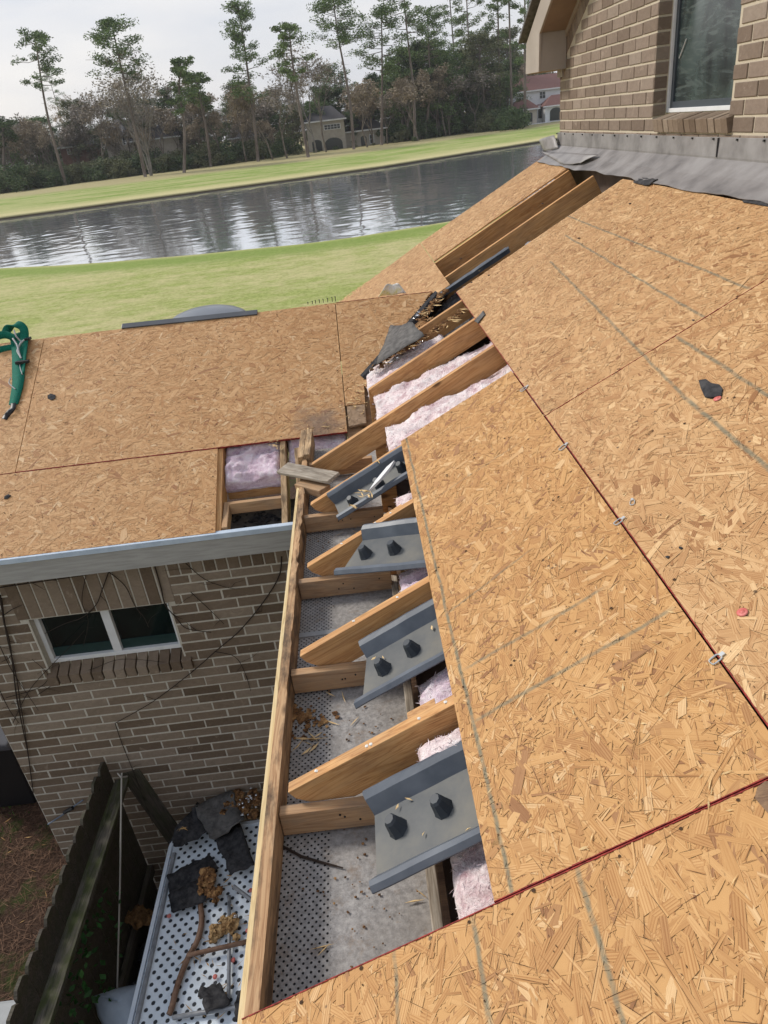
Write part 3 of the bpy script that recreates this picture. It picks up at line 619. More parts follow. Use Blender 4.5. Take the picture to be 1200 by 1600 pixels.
# ------------------------------------------------------------ low brick wing: wall, window, fascia
YW=.67
def brick_mat(name,cols,mortar=False):
    m,nt,b=newmat(name,.88,.2); oc=coord(nt)
    if not mortar:
        g=nt.nodes.new('ShaderNodeNewGeometry'); base=ramp(nt,g.outputs['Random Per Island'],cols)
        f=tex(nt,mapping(nt,oc,(1,1,1.6)),22,6,.72,.8); base=mixc(nt,mrange(nt,f,.35,.7,0,.5),base,mixc(nt,1.,base,(.55,.52,.5),'MULTIPLY'))
        f3=tex(nt,oc,9,5,.7,1.2); base=mixc(nt,mrange(nt,f3,.60,.72,0,.45),base,(cols[-1][1][0]*1.5,cols[-1][1][1]*1.5,cols[-1][1][2]*1.5))
    else:
        f=tex(nt,oc,70,5,.7); base=ramp(nt,f,[(.3,cols[0]),(.7,cols[1])])
    nt.links.new(base,b.inputs['Base Color']); bump(nt,b,tex(nt,oc,60,6,.7),.6,.004); return m
BR=brick_mat('grey brown brick of the wing',[(0,(.135,.096,.066)),(.3,(.190,.140,.100)),(.7,(.235,.178,.130)),(1,(.29,.23,.175))])
MO=brick_mat('grey mortar',[(.42,.385,.325),(.56,.515,.44)],True)
BU=brick_mat('brown brick of the upper wall',[(0,(.175,.130,.100)),(.35,(.215,.165,.128)),(.7,(.255,.198,.158)),(1,(.29,.235,.19))])
MU_=brick_mat('cream mortar',[(.42,.36,.27),(.53,.47,.37)],True)
def one_brick(m,O,ax,up,out,a0,a1,z0,z1,d,rr,ch=.003):
    """brick face: a0..a1 along ax, z0..z1 along up, stands d proud along out, with worn chamfered edges"""
    j=lambda s=.0015: rr.uniform(-s,s)
    a0+=j();a1+=j();z0+=j();z1+=j();d+=rr.uniform(-.0012,.0012)
    P=lambda a,z,n: tuple(O+ax*a+up*z+out*n)
    i=len(m.v)
    m.v+=[P(a0,z0,-.01),P(a1,z0,-.01),P(a1,z1,-.01),P(a0,z1,-.01),P(a0,z0,d-ch),P(a1,z0,d-ch),P(a1,z1,d-ch),P(a0,z1,d-ch),P(a0+ch,z0+ch,d),P(a1-ch,z0+ch,d),P(a1-ch,z1-ch,d),P(a0+ch,z1-ch,d)]
    for q in ((0,1,5,4),(1,2,6,5),(2,3,7,6),(3,0,4,7),(4,5,9,8),(5,6,10,9),(6,7,11,10),(7,4,8,11),(8,9,10,11)):
        m.f.append(tuple(i+k for k in q)); m.uv+=[(0.,0.)]*4; m.mi.append(0)
def courses(m,O,ax,up,out,A0,A1,Z0,Z1,bl,bh,jt,cuts,rr,off3=3,d=.003,ph=0.,lim=None):
    z=Z0; r=0
    while z<Z1-.01:
        z1=min(z+bh-jt,Z1); x=A0-((r%off3)/off3*bl+ph)%bl
        while x<A1:
            a,b_=max(x,A0),min(x+bl-jt,A1)
            segs=[(a,b_)]
            for (c0,c1,e0,e1) in cuts:
                if z1>e0 and z<e1:
                    ns=[]
                    for s0,s1 in segs:
                        if s1<=c0 or s0>=c1: ns.append((s0,s1)); continue
                        if s0<c0: ns.append((s0,c0-.004))
                        if s1>c1: ns.append((c1+.004,s1))
                    segs=ns
            for s0,s1 in segs:
                if lim:
                    lo,hi=lim(z),lim(z1); s0=max(s0,max(lo))if False else s0
                    s1=min(s1,max(lo,hi)-.0)
                if s1-s0>.02: one_brick(m,O,ax,up,out,s0,s1,z,z1,d,rr)
            x+=bl
        z+=bh; r+=1
rr=random.Random(5)
wing=empty('brick_wing',(-2,YW,GZ),'low brick wing with a small two-pane window under a grey gutter board','building')
m=MB(); ax,up,out=Vector((1,0,0)),Vector((0,0,1)),Vector((0,-1,0)); O=Vector((0,YW,0))
wx0,wx1,wz0,wz1=-2.575,-1.635,-1.66,-1.245
courses(m,O,ax,up,out,-3.075,-.05,GZ,-1.045,.272,.0795,.011,[(wx0-.01,wx1+.01,wz0-.135,wz1+.01),(-2.62,-1.59,wz1,0)],rr)
# soldier course under the soffit, taller arch bricks above the window, header sill
x=-3.07
while x<-.1:
    if not(-2.66<x<-1.58): one_brick(m,O,ax,up,out,x,min(x+.068,-.05),-1.03,-.86,.006,rr)
    x+=.079
x=-2.64
while x<-1.62: one_brick(m,O,ax,up,out,x,x+.078,wz1+.012,-.86,.006,rr); x+=.089
x=wx0-.02
while x<wx1+.0:
    zz=wz0-.004+rr.uniform(-.003,.003); e=rr.uniform(-.003,.003)
    m.hexa([(x,YW-.035-e,zz-.125),(x+.067,YW-.035-e,zz-.125),(x+.067,YW+.02,zz-.125),(x,YW+.02,zz-.125),(x,YW-.035-e,zz-.050),(x+.067,YW-.035-e,zz-.050),(x+.067,YW+.072,zz),(x,YW+.072,zz)]); x+=.0785
m.build('bricks',BR,wing,fixn=True)
# return wall round the corner (facing -X)
m2=MB(); courses(m2,Vector((-3.079,YW,0)),Vector((0,1,0)),up,Vector((-1,0,0)),0,4,GZ,-.9,.272,.0795,.011,[],rr); m2.build('bricks',BR,wing)
m3=MB(); courses(m3,Vector((-.097,0,0)),Vector((0,1,0)),up,Vector((-1,0,0)),-3.2,.60,GZ,-.62,.272,.0795,.011,[],rr); m3.build('bricks',BR,mh)
m=MB()
for (a,b_,c,d) in ((-3.079,wx0,GZ,-.85),(wx1,-.05,GZ,-.85),(wx0,wx1,GZ,wz0-.07),(wx0,wx1,wz1+.004,-.85)):
    m.box(a,b_,YW,YW+.1,c,d)
m.box(-3.079,-2.98,YW+.1,YW+4,GZ,-.85); m.build('mortar_wall',MO,wing)
GLASSD,nt,b=newmat('dark window glass',.06,.6); b.inputs['Base Color'].default_value=(.006,.010,.010,1)
f=tex(nt,coord(nt),2.5,3); nt.links.new(ramp(nt,f,[(.4,(.004,.007,.007)),(.7,(.010,.022,.020))]),b.inputs['Base Color'])
def window(parent,x0,x1,z0,z1,Y,mull,fw=.032):
    fr=MB(); fr.box(x0,x1,Y-.02,Y+.03,z0,z0+fw); fr.box(x0,x1,Y-.02,Y+.03,z1-fw,z1); fr.box(x0,x0+fw,Y-.02,Y+.03,z0+fw,z1-fw); fr.box(x1-fw,x1,Y-.02,Y+.03,z0+fw,z1-fw)
    fr.box(mull-.03,mull+.03,Y-.016,Y+.03,z0+fw,z1-fw)
    w_=fr.build('window',WHITEF,parent,bevel=.003)
    for a,b_ in ((x0+fw,mull-.03),(mull+.03,x1-fw)):
        p=MB(); p.box(a,b_,Y+.016,Y+.022,z0+fw,z1-fw); p.build('pane',GLASSD,w_)
        t=MB(); t.box(a,b_,Y+.010,Y+.015,z0+fw,z0+fw+.075); t.build('lower_sash',plain('green tinted sash',(.02,.042,.04),.3),w_)
    return w_
window(wing,wx0,wx1,wz0,wz1,YW+.075,-2.095)
# fascia board and drip edge of the wing (local x along the board)
m=MB(); m.box(-4.6,-.60,YL0,YL0+.02,-.858,ZL0-.012); m.build('gutter_board',PAINT,wing)
m=MB(); m.box(-4.6,-.60,YL0-.006,YL0+.03,ZL0-.012,ZL0+.004); m.box(-4.6,-.60,YL0-.009,YL0-.004,ZL0-.03,ZL0+.003); m.build('drip_edge',DRIP,wing)
m=MB(); m.box(-4.6,-.60,YL0+.02,YW,-.865,-.858); m.build('soffit',PAINT,wing)
# back slope of the wing beyond the ridge
RV=1.935; rp=ML@Vector((0,RV,-.012)); sl_=math.tan(TL)
m=MB(); m.face([(-4.9,rp.y,rp.z),(.44,rp.y,rp.z),(.44+.9,rp.y+1.6,rp.z-1.6*sl_),(-4.9,rp.y+1.6,rp.z-1.6*sl_)]); m.face([(-4.9,rp.y,rp.z-.02),(.44,rp.y,rp.z-.02),(1.34,rp.y+1.6,rp.z-1.6*sl_-.02),(-4.9,rp.y+1.6,rp.z-1.6*sl_-.02)])
m.build('back_roof_slope',OSB_L,wing,fixn=False)
# ------------------------------------------------------------ upper storey with the window
XW=1.95
up_=empty('upper_storey',(XW,1,1),'upper brick storey with a tall window and grey metal flashing along its foot','building')
ax,up,out=Vector((0,1,0)),Vector((0,0,1)),Vector((-1,0,0)); O=Vector((XW,0,0)); rr=random.Random(8)
YC=4.19; zb=1.10; jy0,jy1=.885,1.955; sz=1.272; ztop=3.6
rakez=lambda y: 1.665+(YC-y)*.62      # underside line of the rake trim on the wall
m=MB()
def rake_lim(z): return YC if z<1.70 else max(-3.0,4.0-(z-1.755)/.5)
z=zb-.004; r=0; bl,bh,jt=.243,.0805,.013
while z<ztop:
    z1=z+bh-jt; x=-1.2-((r*.5)%1)*bl; lim=rake_lim(z1)
    while x<lim:
        a,b_=max(x,-1.2),min(x+bl-jt,lim)
        segs=[(a,b_)]
        if z1>sz-.004:
            ns=[]
            for s0,s1 in segs:
                if s1<=jy0 or s0>=jy1: ns.append((s0,s1)); continue
                if s0<jy0: ns.append((s0,jy0))
                if s1>jy1: ns.append((jy1,s1))
            segs=ns
        elif z1>sz-.09:
            ns=[]
            for s0,s1 in segs:
                if s1<=jy0-.05 or s0>=jy1-.1: ns.append((s0,s1)); continue
                if s0<jy0-.05: ns.append((s0,jy0-.055))
                if s1>jy1-.1: ns.append((jy1-.095,s1))
            segs=ns
        for s0,s1 in segs:
            if s1-s0>.02: one_brick(m,O,ax,up,out,s0,s1,z,z1,.006,rr)
        x+=bl
    z+=bh; r+=1
# rake soldiers following the slope of the eave
sdir=Vector((0,-1,.5)).normalized(); nrm=Vector((0,-.5,-1)).normalized()
t=.03
while t<3.2:
    p=Vector((XW,4.17,1.845))+sdir*t
    if True: one_brick(m,p,sdir,nrm,out,0,.066,.0,.145,.006,rr)
    t+=.0775
# jamb returns
for k in range(30):
    z=zb-.004+k*bh
    if z+bh>sz: one_brick(m,Vector((XW,jy1,0)),Vector((1,0,0)),up,Vector((0,-1,0)),-.004,.082,max(z,sz-.01),z+bh-jt,.004,rr)
# side wall round the corner (facing +Y)
m.build('bricks',BU,up_)
m=MB(); xs=XW
for (a,b_,c,d) in ((-3,jy0,.9,ztop),(jy1,YC,.9,1.68),(jy0,jy1,.9,sz-.07)): m.box(XW,XW+.12,a,b_,c,d)
m.prism([(jy1,1.68),(YC,1.68),(YC,1.86),(jy1,1.86+(YC-jy1)*.5)],XW,XW+.12,ax=0); m.box(XW,XW+.12,-3,jy1,ztop,3.9)
m.box(XW+.12,XW+3,YC-.1,YC,.6,1.9)
m.build('mortar_wall',MU_,up_)
# sill: bricks on end, sloping
m=MB(); y=jy0-.045
sx=Vector((-1,0,-.22)).normalized(); 
while y<jy1-.12:
    P=lambda a,yy,h: tuple(Vector((XW+.085,yy,sz-.0))+sx*a+Vector((-.22,0,1)).normalized()*h)
    j=rr.uniform(-.003,.003)
    m.hexa([P(0,y,-.075),P(.125+j,y,-.075),P(.125+j,y+.074,-.075),P(0,y+.074,-.075),P(0,y,j),P(.125+j,y,j),P(.125+j,y+.074,j),P(0,y+.074,j)]); y+=.0785
m.build('window_sill',BR,up_,bevel=.003)
m=MB(); y0=jy0-.04; m.box(XW-.012,XW+.08,jy0-.042,jy1-.10,sz-.10,sz-.055); m.build('sill_bed',MU_,up_)
# window
wxp=XW+.095
fr=MB(); fr.box(wxp-.008,wxp+.04,jy0-.1,jy1,sz+.002,sz+.026); fr.box(wxp-.008,wxp+.04,jy1-.024,jy1,sz+.026,ztop)
w_=fr.build('window',WHITEF,up_,bevel=.002)
fr=MB(); fr.box(wxp+.008,wxp+.04,jy0-.1,jy1-.024,sz+.026,sz+.062); fr.box(wxp+.008,wxp+.04,jy1-.062,jy1-.024,sz+.062,ztop); fr.build('sash',plain('dark slate sash',(.055,.065,.078),.4),w_)
GL2,nt,b=newmat('screened window glass',.16,.6); oc=coord(nt)
f=tex(nt,mapping(nt,oc,(1,1.6,1)),2.6,3,.5,.8); f2=tex(nt,mapping(nt,oc,(1,1.2,7)),2.2,4,.6,1.6)
c=ramp(nt,f,[(.38,(.014,.018,.020)),(.62,(.050,.070,.068))]); c=mixc(nt,mrange(nt,f2,.48,.66,0,.55),c,(.11,.135,.13))
nt.links.new(c,b.inputs['Base Color'])
p=MB(); p.box(wxp+.02,wxp+.026,jy0-.1,jy1-.06,sz+.06,ztop); p.build('pane',GL2,w_)
m=MB(); m.tube([(wxp+.014,jy1-.10,sz+.30),(wxp+.012,jy1-.16,sz+.36),(wxp+.012,jy1-.19,sz+.395)],.0035,5); m.build('pull_tab',GREY_C,w_)
# rake overhang: fascia (facing the slope), soffit, boxed return, frieze strip
XR=1.70; sl2=.5
m=MB(); m.prism([(4.50,1.665),(4.0,1.655),(3.965,1.94),(.4,1.94+3.565*sl2),(.4,2.15+3.565*sl2),(4.46,1.905)],XR,XR+.02,ax=0); m.build('rake_board',TRIM,up_,bevel=.003)
m=MB(); m.box(XR+.02,XW-.008,3.99,4.005,1.657,1.95); m.build('boxed_return',TRIM,up_)
m=MB(); m.box(XR+.02,XW+.02,4.005,4.49,1.660,1.672); m.build('return_soffit',plain('warm brown soffit board',(.26,.13,.07),.7),up_)
m=MB(); m.hexa([(XR+.02,3.975,1.945),(XW,3.975,1.945),(XW,.4,1.945+3.575*sl2),(XR+.02,.4,1.945+3.575*sl2),(XR+.02,3.975,1.96),(XW,3.975,1.96),(XW,.4,1.96+3.575*sl2),(XR+.02,.4,1.96+3.575*sl2)]); m.build('rake_soffit',TRIMD,up_)
m=MB(); m.box(XW-.022,XW-.006,4.06,YC+.04,1.60,1.95); m.hexa([(XW-.02,4.06,1.86),(XW-.006,4.06,1.86),(XW-.006,.4,1.86+3.66*sl2),(XW-.02,.4,1.86+3.66*sl2),(XW-.02,4.06,1.93),(XW-.006,4.06,1.93),(XW-.006,.4,1.93+3.66*sl2),(XW-.02,.4,1.93+3.66*sl2)]); m.build('frieze_strip',TRIM,up_)
m=MB(); m.hexa([(XR-.05,4.56,1.90),(XW+3,4.56,1.90),(XW+3,.3,1.90+4.26*sl2),(XR-.05,.3,1.90+4.26*sl2),(XR-.05,4.56,1.93),(XW+3,4.56,1.93),(XW+3,.3,1.93+4.26*sl2),(XR-.05,.3,1.93+4.26*sl2)]); m.v=[(v[0],v[1],v[2]+.02) for v in m.v]; m.build('roof',FELTG,up_)
# flashing: apron on the wall, flange on the slope with a wavy lower edge, curled loose piece
uc=2.205
def strip(m,rows,nth=.0025):
    n=len(rows[0])
    for a,b_ in zip(rows,rows[1:]):
        pass
    base=len(m.v)
    for r in rows: m.v+=[tuple(p) for p in r]
    for i in range(len(rows)-1):
        for j in range(n-1):
            m.f.append((base+i*n+j,base+i*n+j+1,base+(i+1)*n+j+1,base+(i+1)*n+j)); m.uv+=[(0.,0.)]*4; m.mi.append(0)
def solid(o,t=.003):
    s=o.modifiers.new('thick','SOLIDIFY'); s.thickness=t; s.offset=0; return o
fl=MB(); rows=[]
ys=[-2.5+k*.06 for k in range(int((4.22+2.5)/.06)+1)]+[4.24]
zc=(MM@Vector((uc,0,0))).z
def crz(y): return zc+.022
low=lambda y: 1.965+.028*noise.noise(Vector((y*1.8,3,0)))+.012*noise.noise(Vector((y*6,1,0)))+(.0 if y<3.1 else 0)
for y in ys:
    a=MM@Vector((low(y),y,.010+.014*max(0,noise.noise(Vector((y*2.6,7,0))))))
    b_=MM@Vector(((low(y)+uc)/2,y,.012+.006*noise.noise(Vector((y*4,9,0)))))
    c=Vector((XW-.012,y,crz(y))); d=Vector((XW-.014,y,crz(y)+.012)); e=Vector((XW-.0105,y,1.150+.006*noise.noise(Vector((y*2,5,0))))); f_=Vector((XW-.008,y,1.152+.006*noise.noise(Vector((y*2,5,0)))))
    rows.append([a,b_,c,d,e,f_])
strip(fl,rows); o=fl.build('flashing',FLASH,up_,smooth=False); solid(o)
# lap joint in the apron and its shadow line
for yj in (.95,):
    m=MB(); m.box(XW-.022,XW-.013,yj,yj+.006,crz(0)+.01,1.15); m.build('lap_seam',plain('dark seam',(.05,.045,.045)),up_)
# nails along the apron
for k in range(16):
    y=.2+k*.27; m=MB(); m.box(XW-.020,XW-.010,y,y+.012,1.139,1.148); m.build('nail_head',BLACKP,up_)
def warped(name,poly,fn,mat,label=None,cat=None,group=None,thick=.003,parent=None,div=6,smooth=True):
    """sheet-like scrap: bilinear patch over a 4-corner outline in world space, bent by fn(s,t)->offset vector"""
    m=MB(); A,B,C_,D=[Vector(p) for p in poly]; rows=[]
    for i in range(div+1):
        s=i/div; r=[]
        for j in range(div+1):
            t=j/div; p=(A*(1-s)+B*s)*(1-t)+(D*(1-s)+C_*s)*t; r.append(p+fn(s,t))
        rows.append(r)
    strip(m,rows); o=m.build(name,mat,parent,smooth=smooth); solid(o,thick)
    if label: tag(o,label,cat,group)
    return o
def lift(seed,a=.01,base=.008,n=MN):
    return lambda s,t: n*(base+a*abs(noise.noise(Vector((s*2.3,t*2.3,seed))))*2)+Vector((noise.noise(Vector((s*4,t*4,seed+3))),noise.noise(Vector((s*4,t*4,seed+5))),0))*a*.7
Q=lambda L,off=.0: [onM(x,y,off) for x,y in L]
warped('flashing_scrap',[onM(846,237,.02),onM(880,258,.02),onM(908,257,.022),onM(936,244,.03)],lambda s,t:MN*(.006*math.sin(s*3.1)+.012*t+.01*noise.noise(Vector((s*3,t*3,2)))),FLASH,'curled grey metal flap lying at the far end of the flashing','metal scrap','loose flashing pieces')
warped('flashing_scrap',[onX(842,219,XW-.05),onX(850,237,XW-.06),onX(873,232,XW-.05),onX(866,211,XW-.05)],lambda s,t:Vector((-.03*math.sin(t*3.1),0,0)),FLASH,'small bent metal corner standing up at the corner of the brick wall','metal scrap','loose flashing pieces')
warped('felt_scrap',Q([(990,287),(1004,280),(1030,284),(1012,293)]),lift(1,.012),FELT,'small black felt scrap peeking out under the wavy flashing','felt scrap','black felt scraps')
warped('felt_scrap',Q([(1160,312),(1162,318),(1215,326),(1210,318)]),lift(2,.006,.003),FELT,'black felt strip under the flashing at the right edge of the photo','felt scrap','black felt scraps')
warped('felt_scrap',Q([(848,236),(855,243),(872,252),(862,240)]),lift(3,.004,.004),FELT,'dark felt corner under the curled metal flap','felt scrap','black felt scraps')
# ------------------------------------------------------------ valley: felt, splinters, debris
def blob(m,c,r,rr,n=10,flat=.6,amp=.35):
    """irregular crumb"""
    i0=len(m.v); rings=5
    for a in range(rings+1):
        ph=math.pi*a/rings
        for b_ in range(n):
            th=2*math.pi*b_/n; d=Vector((math.sin(ph)*math.cos(th),math.sin(ph)*math.sin(th),math.cos(ph)*flat))
            k=r*(1+amp*noise.noise(d*2.7+c*37)+amp*.4*rr.uniform(-1,1)); m.v.append(tuple(c+d*k))
    for a in range(rings):
        for b_ in range(n):
            m.f.append((i0+a*n+b_,i0+a*n+(b_+1)%n,i0+(a+1)*n+(b_+1)%n,i0+(a+1)*n+b_)); m.uv+=[(0.,0.)]*4; m.mi.append(0)
def splinter(m,p,d,L,w_,n,rr):
    d=d.normalized(); s=n.cross(d).normalized(); 
    a=p-d*L/2; b_=p+d*L/2; k=rr.uniform(.2,.9)
    i=len(m.v); h=w_*.35
    m.v+=[tuple(a+n*h*.2),tuple(p-s*w_/2),tuple(b_+n*rr.uniform(0,L*.15)),tuple(p+s*w_/2*k+n*h),tuple(p-n*h*.3)]
    for q in ((0,1,3),(1,2,3),(0,3,4),(3,2,4),(0,4,1),(1,4,2)): m.f.append(tuple(i+x for x in q)); m.uv+=[(0.,0.)]*3; m.mi.append(0)
def crumbs(name,label,cat,spots,mat,seed,group=None,parent=None,n=Vector((0,0,1)),size=(.004,.012),long=False):
    rr=random.Random(seed); m=MB()
    for p in spots:
        if long: splinter(m,p+n*.004,Vector((rr.uniform(-1,1),rr.uniform(-1,1),0)),rr.uniform(size[0],size[1])*3.2,rr.uniform(.004,.012),n,rr)
        else: blob(m,p+n*.003,rr.uniform(*size),rr,7,.4,.8)
    o=m.build(name,mat,parent); 
    if label: tag(o,label,cat,group,'stuff')
    return o
# black felt strip along the slanted end of the wing sheet, folded down onto the rafters
m=MB(); rows=[]; rr=random.Random(3)
for k in range(25):
    t=k/24; x=565+(682-565)*t; y=588+(456-588)*t; j=rr.uniform(-1.5,1.5)
    rows.append([onL(x-2,y-1.5,.005),onL(x+2+j,y+1,.014),onL(x+8+j,y+7,-.004),onL(x+11+j*2,y+10,-.05),onL(x+11+j,y+12,-.16)])
strip(m,rows); o=m.build('valley_felt',FELT); solid(o,.004); tag(o,'torn black felt strip edging the slanted end of the low wing roof','felt strip')
m=MB(); m.box(-.309,-.03,.47,1.24,-.062,-.047); o=m.build('old_deck_board',W_LOOK,matrix=ML); tag(o,'old pale deck board showing in the notch at the end of the low wing sheet','wood board')
warped('felt_scrap',[onM(590,572,.0),onM(612,512,.03),onM(648,509,.03),onM(665,528,.0)],lift(5,.02,.012),FELTG,'large dark grey felt piece draped in the valley between the roofs','felt scrap','black felt scraps')
warped('felt_scrap',[onM(580,583,-.02),onM(595,560,-.01),onM(640,538,-.01),onM(628,548,-.02)],lift(6,.02,.01),FELT,'folded black felt edge low in the valley between the roofs','felt scrap','black felt scraps')
rr=random.Random(21)
def line_spots(a,b_,n,j,off): 
    return [onM(a[0]+(b_[0]-a[0])*t+rr.uniform(-j,j),a[1]+(b_[1]-a[1])*t+rr.uniform(-j,j),off) for t in [rr.random() for _ in range(n)]]
crumbs('valley_debris','wood splinters and rotten crumbs lying along the valley between the roofs','debris',line_spots((585,575),(655,520),60,5,-.02)+line_spots((640,545),(745,470),60,3,-.013)+line_spots((655,500),(698,452),60,4,-.01),RUST,5,n=MN,size=(.006,.02))
crumbs('wood_splinters','pale splinters scattered along the valley between the roofs','splinters',line_spots((600,570),(740,480),45,4,-.008)+line_spots((660,495),(695,460),20,4,.0),TANW,6,n=MN,size=(.01,.03),long=True)
crumbs('foil_bits','bits of crumpled silver foil in the valley debris','foil',line_spots((595,572),(660,535),14,5,-.005)+line_spots((648,495),(655,490),8,3,0),FOIL,7,n=MN,size=(.003,.009))
# filler under the valley so nothing is open: dark old decking under the valley felt
m=MB(); A=[onM(578,600,-.10),onM(640,545,-.10),onM(700,455,-.10),onM(676,455,-.14),onM(572,590,-.14)]
m.face(A); m.face([a-MN*.02 for a in A]); o=m.build('valley_board',W_BROWN,fixn=False); tag(o,'dark old valley board under the torn felt','wood board')
# yellow and grey crumpled wrapper behind the ridge
c0=onL(611,458,.02)
warped('wrapper',[c0+Vector((-.10,.05,-.03)),c0+Vector((.12,.05,-.03)),c0+Vector((.07,.07,.045)),c0+Vector((-.03,.07,.05))],lambda s,t:Vector((0,.03*math.sin(s*3),.006*math.sin(s*9))),noisy('yellow and white film',(.55,.50,.08),(.75,.75,.72),9,.4,.4,bs=.3,c3=(.25,.25,.22)),'crumpled yellow and white wrapper behind the low wing ridge','wrapper')
# dark scrap sticking out over the edge of the big board
warped('felt_scrap',Q([(742,503),(748,507),(759,493),(756,487)]),lift(8,.005,.006),FELTG,'small grey strip with a red tip at the upper edge of the big board','felt scrap','black felt scraps')
# ------------------------------------------------------------ broken planks and splinters at the wing corner
a=onZ(443,730,-.26); b_=onZ(523,745,-.26)
o=beam('broken_plank',a+Vector((0,0,.0)),b_,.115,.016,(0.1,-.15,1),W_GREY,rough=.004,seed=9); tag(o,'weathered grey plank lying across the end of the eave board','plank','loose wood pieces')
o=beam('wood_block',onZ(468,752,-.30),onZ(508,762,-.30),.085,.045,(0,0,1),W_LOOK,rough=.002,seed=2); tag(o,'pale wood block under the weathered grey plank','wood block','loose wood pieces')
o=beam('wood_block',(-.44,.02,-.41),(-.36,.06,-.41),.06,.02,(0,0,1),W_GREY,rough=.002,seed=5); tag(o,'small grey wood block lying on the soffit near the middle rafter','wood block','loose wood pieces')
m=MB(); rr=random.Random(4)
A=onM(578,768,-.045); B=onM(618,722,-.02)
pl=(A,B); d=(B-A).normalized(); s=MN.cross(d).normalized()
m.v=[tuple(A-s*.006),tuple(A.lerp(B,.35)-s*.02),tuple(A.lerp(B,.8)-s*.015),tuple(B),tuple(A.lerp(B,.75)+s*.018),tuple(A.lerp(B,.3)+s*.012)]; m.v+=[tuple(Vector(v)+MN*.012) for v in m.v]
m.f=[(5,4,3,2,1,0),(6,7,8,9,10,11)]+[(k,(k+1)%6,6+(k+1)%6,6+k) for k in range(6)]; m.uv=[(0.,0.)]*36; m.mi=[0]*8
o=m.build('wood_shard',WHITEF); tag(o,'white painted wood shard lying in the tilted trough','wood shard','loose wood pieces')
sp=[onM(570+rr.uniform(-10,14),772+rr.uniform(-6,6),-.05) for _ in range(16)]+[onM(552+rr.uniform(-4,4),792+rr.uniform(-3,3),-.07) for _ in range(5)]+[onM(592,722,-.01)]*3
crumbs('wood_splinters','yellow splinters in the narrow tilted trough','splinters',sp,TANW,9,n=MN,size=(.01,.022),long=True)
rr=random.Random(33)
def soff(x,y,r,n): return [onZ(x+rr.gauss(0,r),y+rr.gauss(0,r),-.428) for _ in range(n)]
crumbs('bark_chips','pile of brown bark chips on the perforated soffit beside the eave board','wood chips',soff(470,1120,9,45)+soff(478,1135,14,25)+soff(500,1120,14,10),RUST,11,size=(.004,.013))
crumbs('bark_chips','tan chips and dust scattered over the whole soffit','wood chips',soff(560,1140,30,26)+soff(530,830,26,26)+soff(510,850,16,10)+soff(600,1430,60,26)+soff(480,1400,30,6)+soff(560,960,40,8)+soff(550,1330,30,10),RUST,12,size=(.0015,.0045))
crumbs('wood_splinters','long splinters lying on the soffit','splinters',soff(560,835,20,8)+soff(500,1500,12,2)+soff(480,1160,16,7)+soff(640,1395,15,3)+soff(530,1130,25,6),TANW,13,size=(.012,.028),long=True)
m=MB(); pts=[onZ(x,y,-.424) for x,y in ((441,1322),(470,1338),(500,1347),(536,1356))]; m.tube(pts,[.004,.0045,.004,.002],5); o=m.build('twig',VINE); tag(o,'thin dark twig lying on the near end of the soffit','twig')
crumbs('felt_crumbs','dark felt scraps on the floor of the square hole','felt scraps',[onZ(400+rr.gauss(0,16),812+rr.gauss(0,5),-.84) for _ in range(40)],FELT,14,size=(.008,.03))
crumbs('wood_splinters','splinters and crumbs along the broken end of the wing sheet','splinters',[onL(558+rr.gauss(0,9),625+rr.gauss(0,14),.004) for _ in range(40)]+[onL(500+rr.gauss(0,14),668+rr.gauss(0,3),.003) for _ in range(8)]+[onL(432+rr.gauss(0,5),694+rr.gauss(0,4),.003) for _ in range(18)],TANW,15,n=LN,size=(.005,.02),long=True)
crumbs('wood_splinters','few pale splinters lying in the pans of the front grey troughs','splinters',[onM(x,y,-.098) for x,y in ((622,1262),(663,1304),(733,1297),(700,1330),(640,1250))]+[onM(x,y,-.098) for x,y in ((585,1030),(592,1040),(600,1028),(676,982))],TANW,19,n=MN,size=(.004,.009),long=True)
# fastener marks on rafter tops
m=MB()
for Y,us in ((-1.85,(-.48,-.30,-.285,-.12,-.03)),(-1.235,(-.33,-.14)),(-.625,(-.38,-.2,-.12)),(.5,(.1,.5))):
    for u in us: 
        c=MM@Vector((u,Y+rr.uniform(-.008,.008),-.0125)); blob(m,c,.006,rr,6,.3)
o=m.build('torn_paper_bits',plain('white paper tufts',(.75,.74,.70))); tag(o,'white paper tufts stuck round nails on the rafter tops','paper bits',kind='stuff')
# ------------------------------------------------------------ things lying on the slope
def clipw(px,py,ang,label,s=1.):
    p=onM(px,py,.0045); m=MB(); n=24; ring=[]
    for k in range(n):
        t=2*math.pi*k/n; r=.011*s/((abs(math.cos(t))**4+abs(math.sin(t))**4)**.25); ring.append(Vector((r*1.25*math.cos(t),r*.8*math.sin(t),0)))
    ring.append(ring[0]); ring.append(ring[1]); 
    Mx=MM@Matrix.Translation(MM.inverted()@p)@Matrix.Rotation(ang,4,'Z')
    m.tube([q for q in ring],.0019*s,6,cap=False); m.box(.012*s,.024*s,-.005*s,.005*s,-.002,.002)
    o=m.build('panel_clip',STEEL,None,matrix=Mx); tag(o,label,'metal clip','metal clips along the red seam'); return o
clipw(818,608,.3,'metal panel clip highest up along the red seam',1.2)
clipw(879,699,.4,'metal panel clip second from the top along the red seam',1.1)
clipw(966,815,.2,'metal panel clip in the middle of the red seam')
clipw(1118,1030,.25,'largest looking metal panel clip low on the red seam',1.0)
clipw(988,785,1.2,'bent metal clip lying loose on the right-hand board',.8)
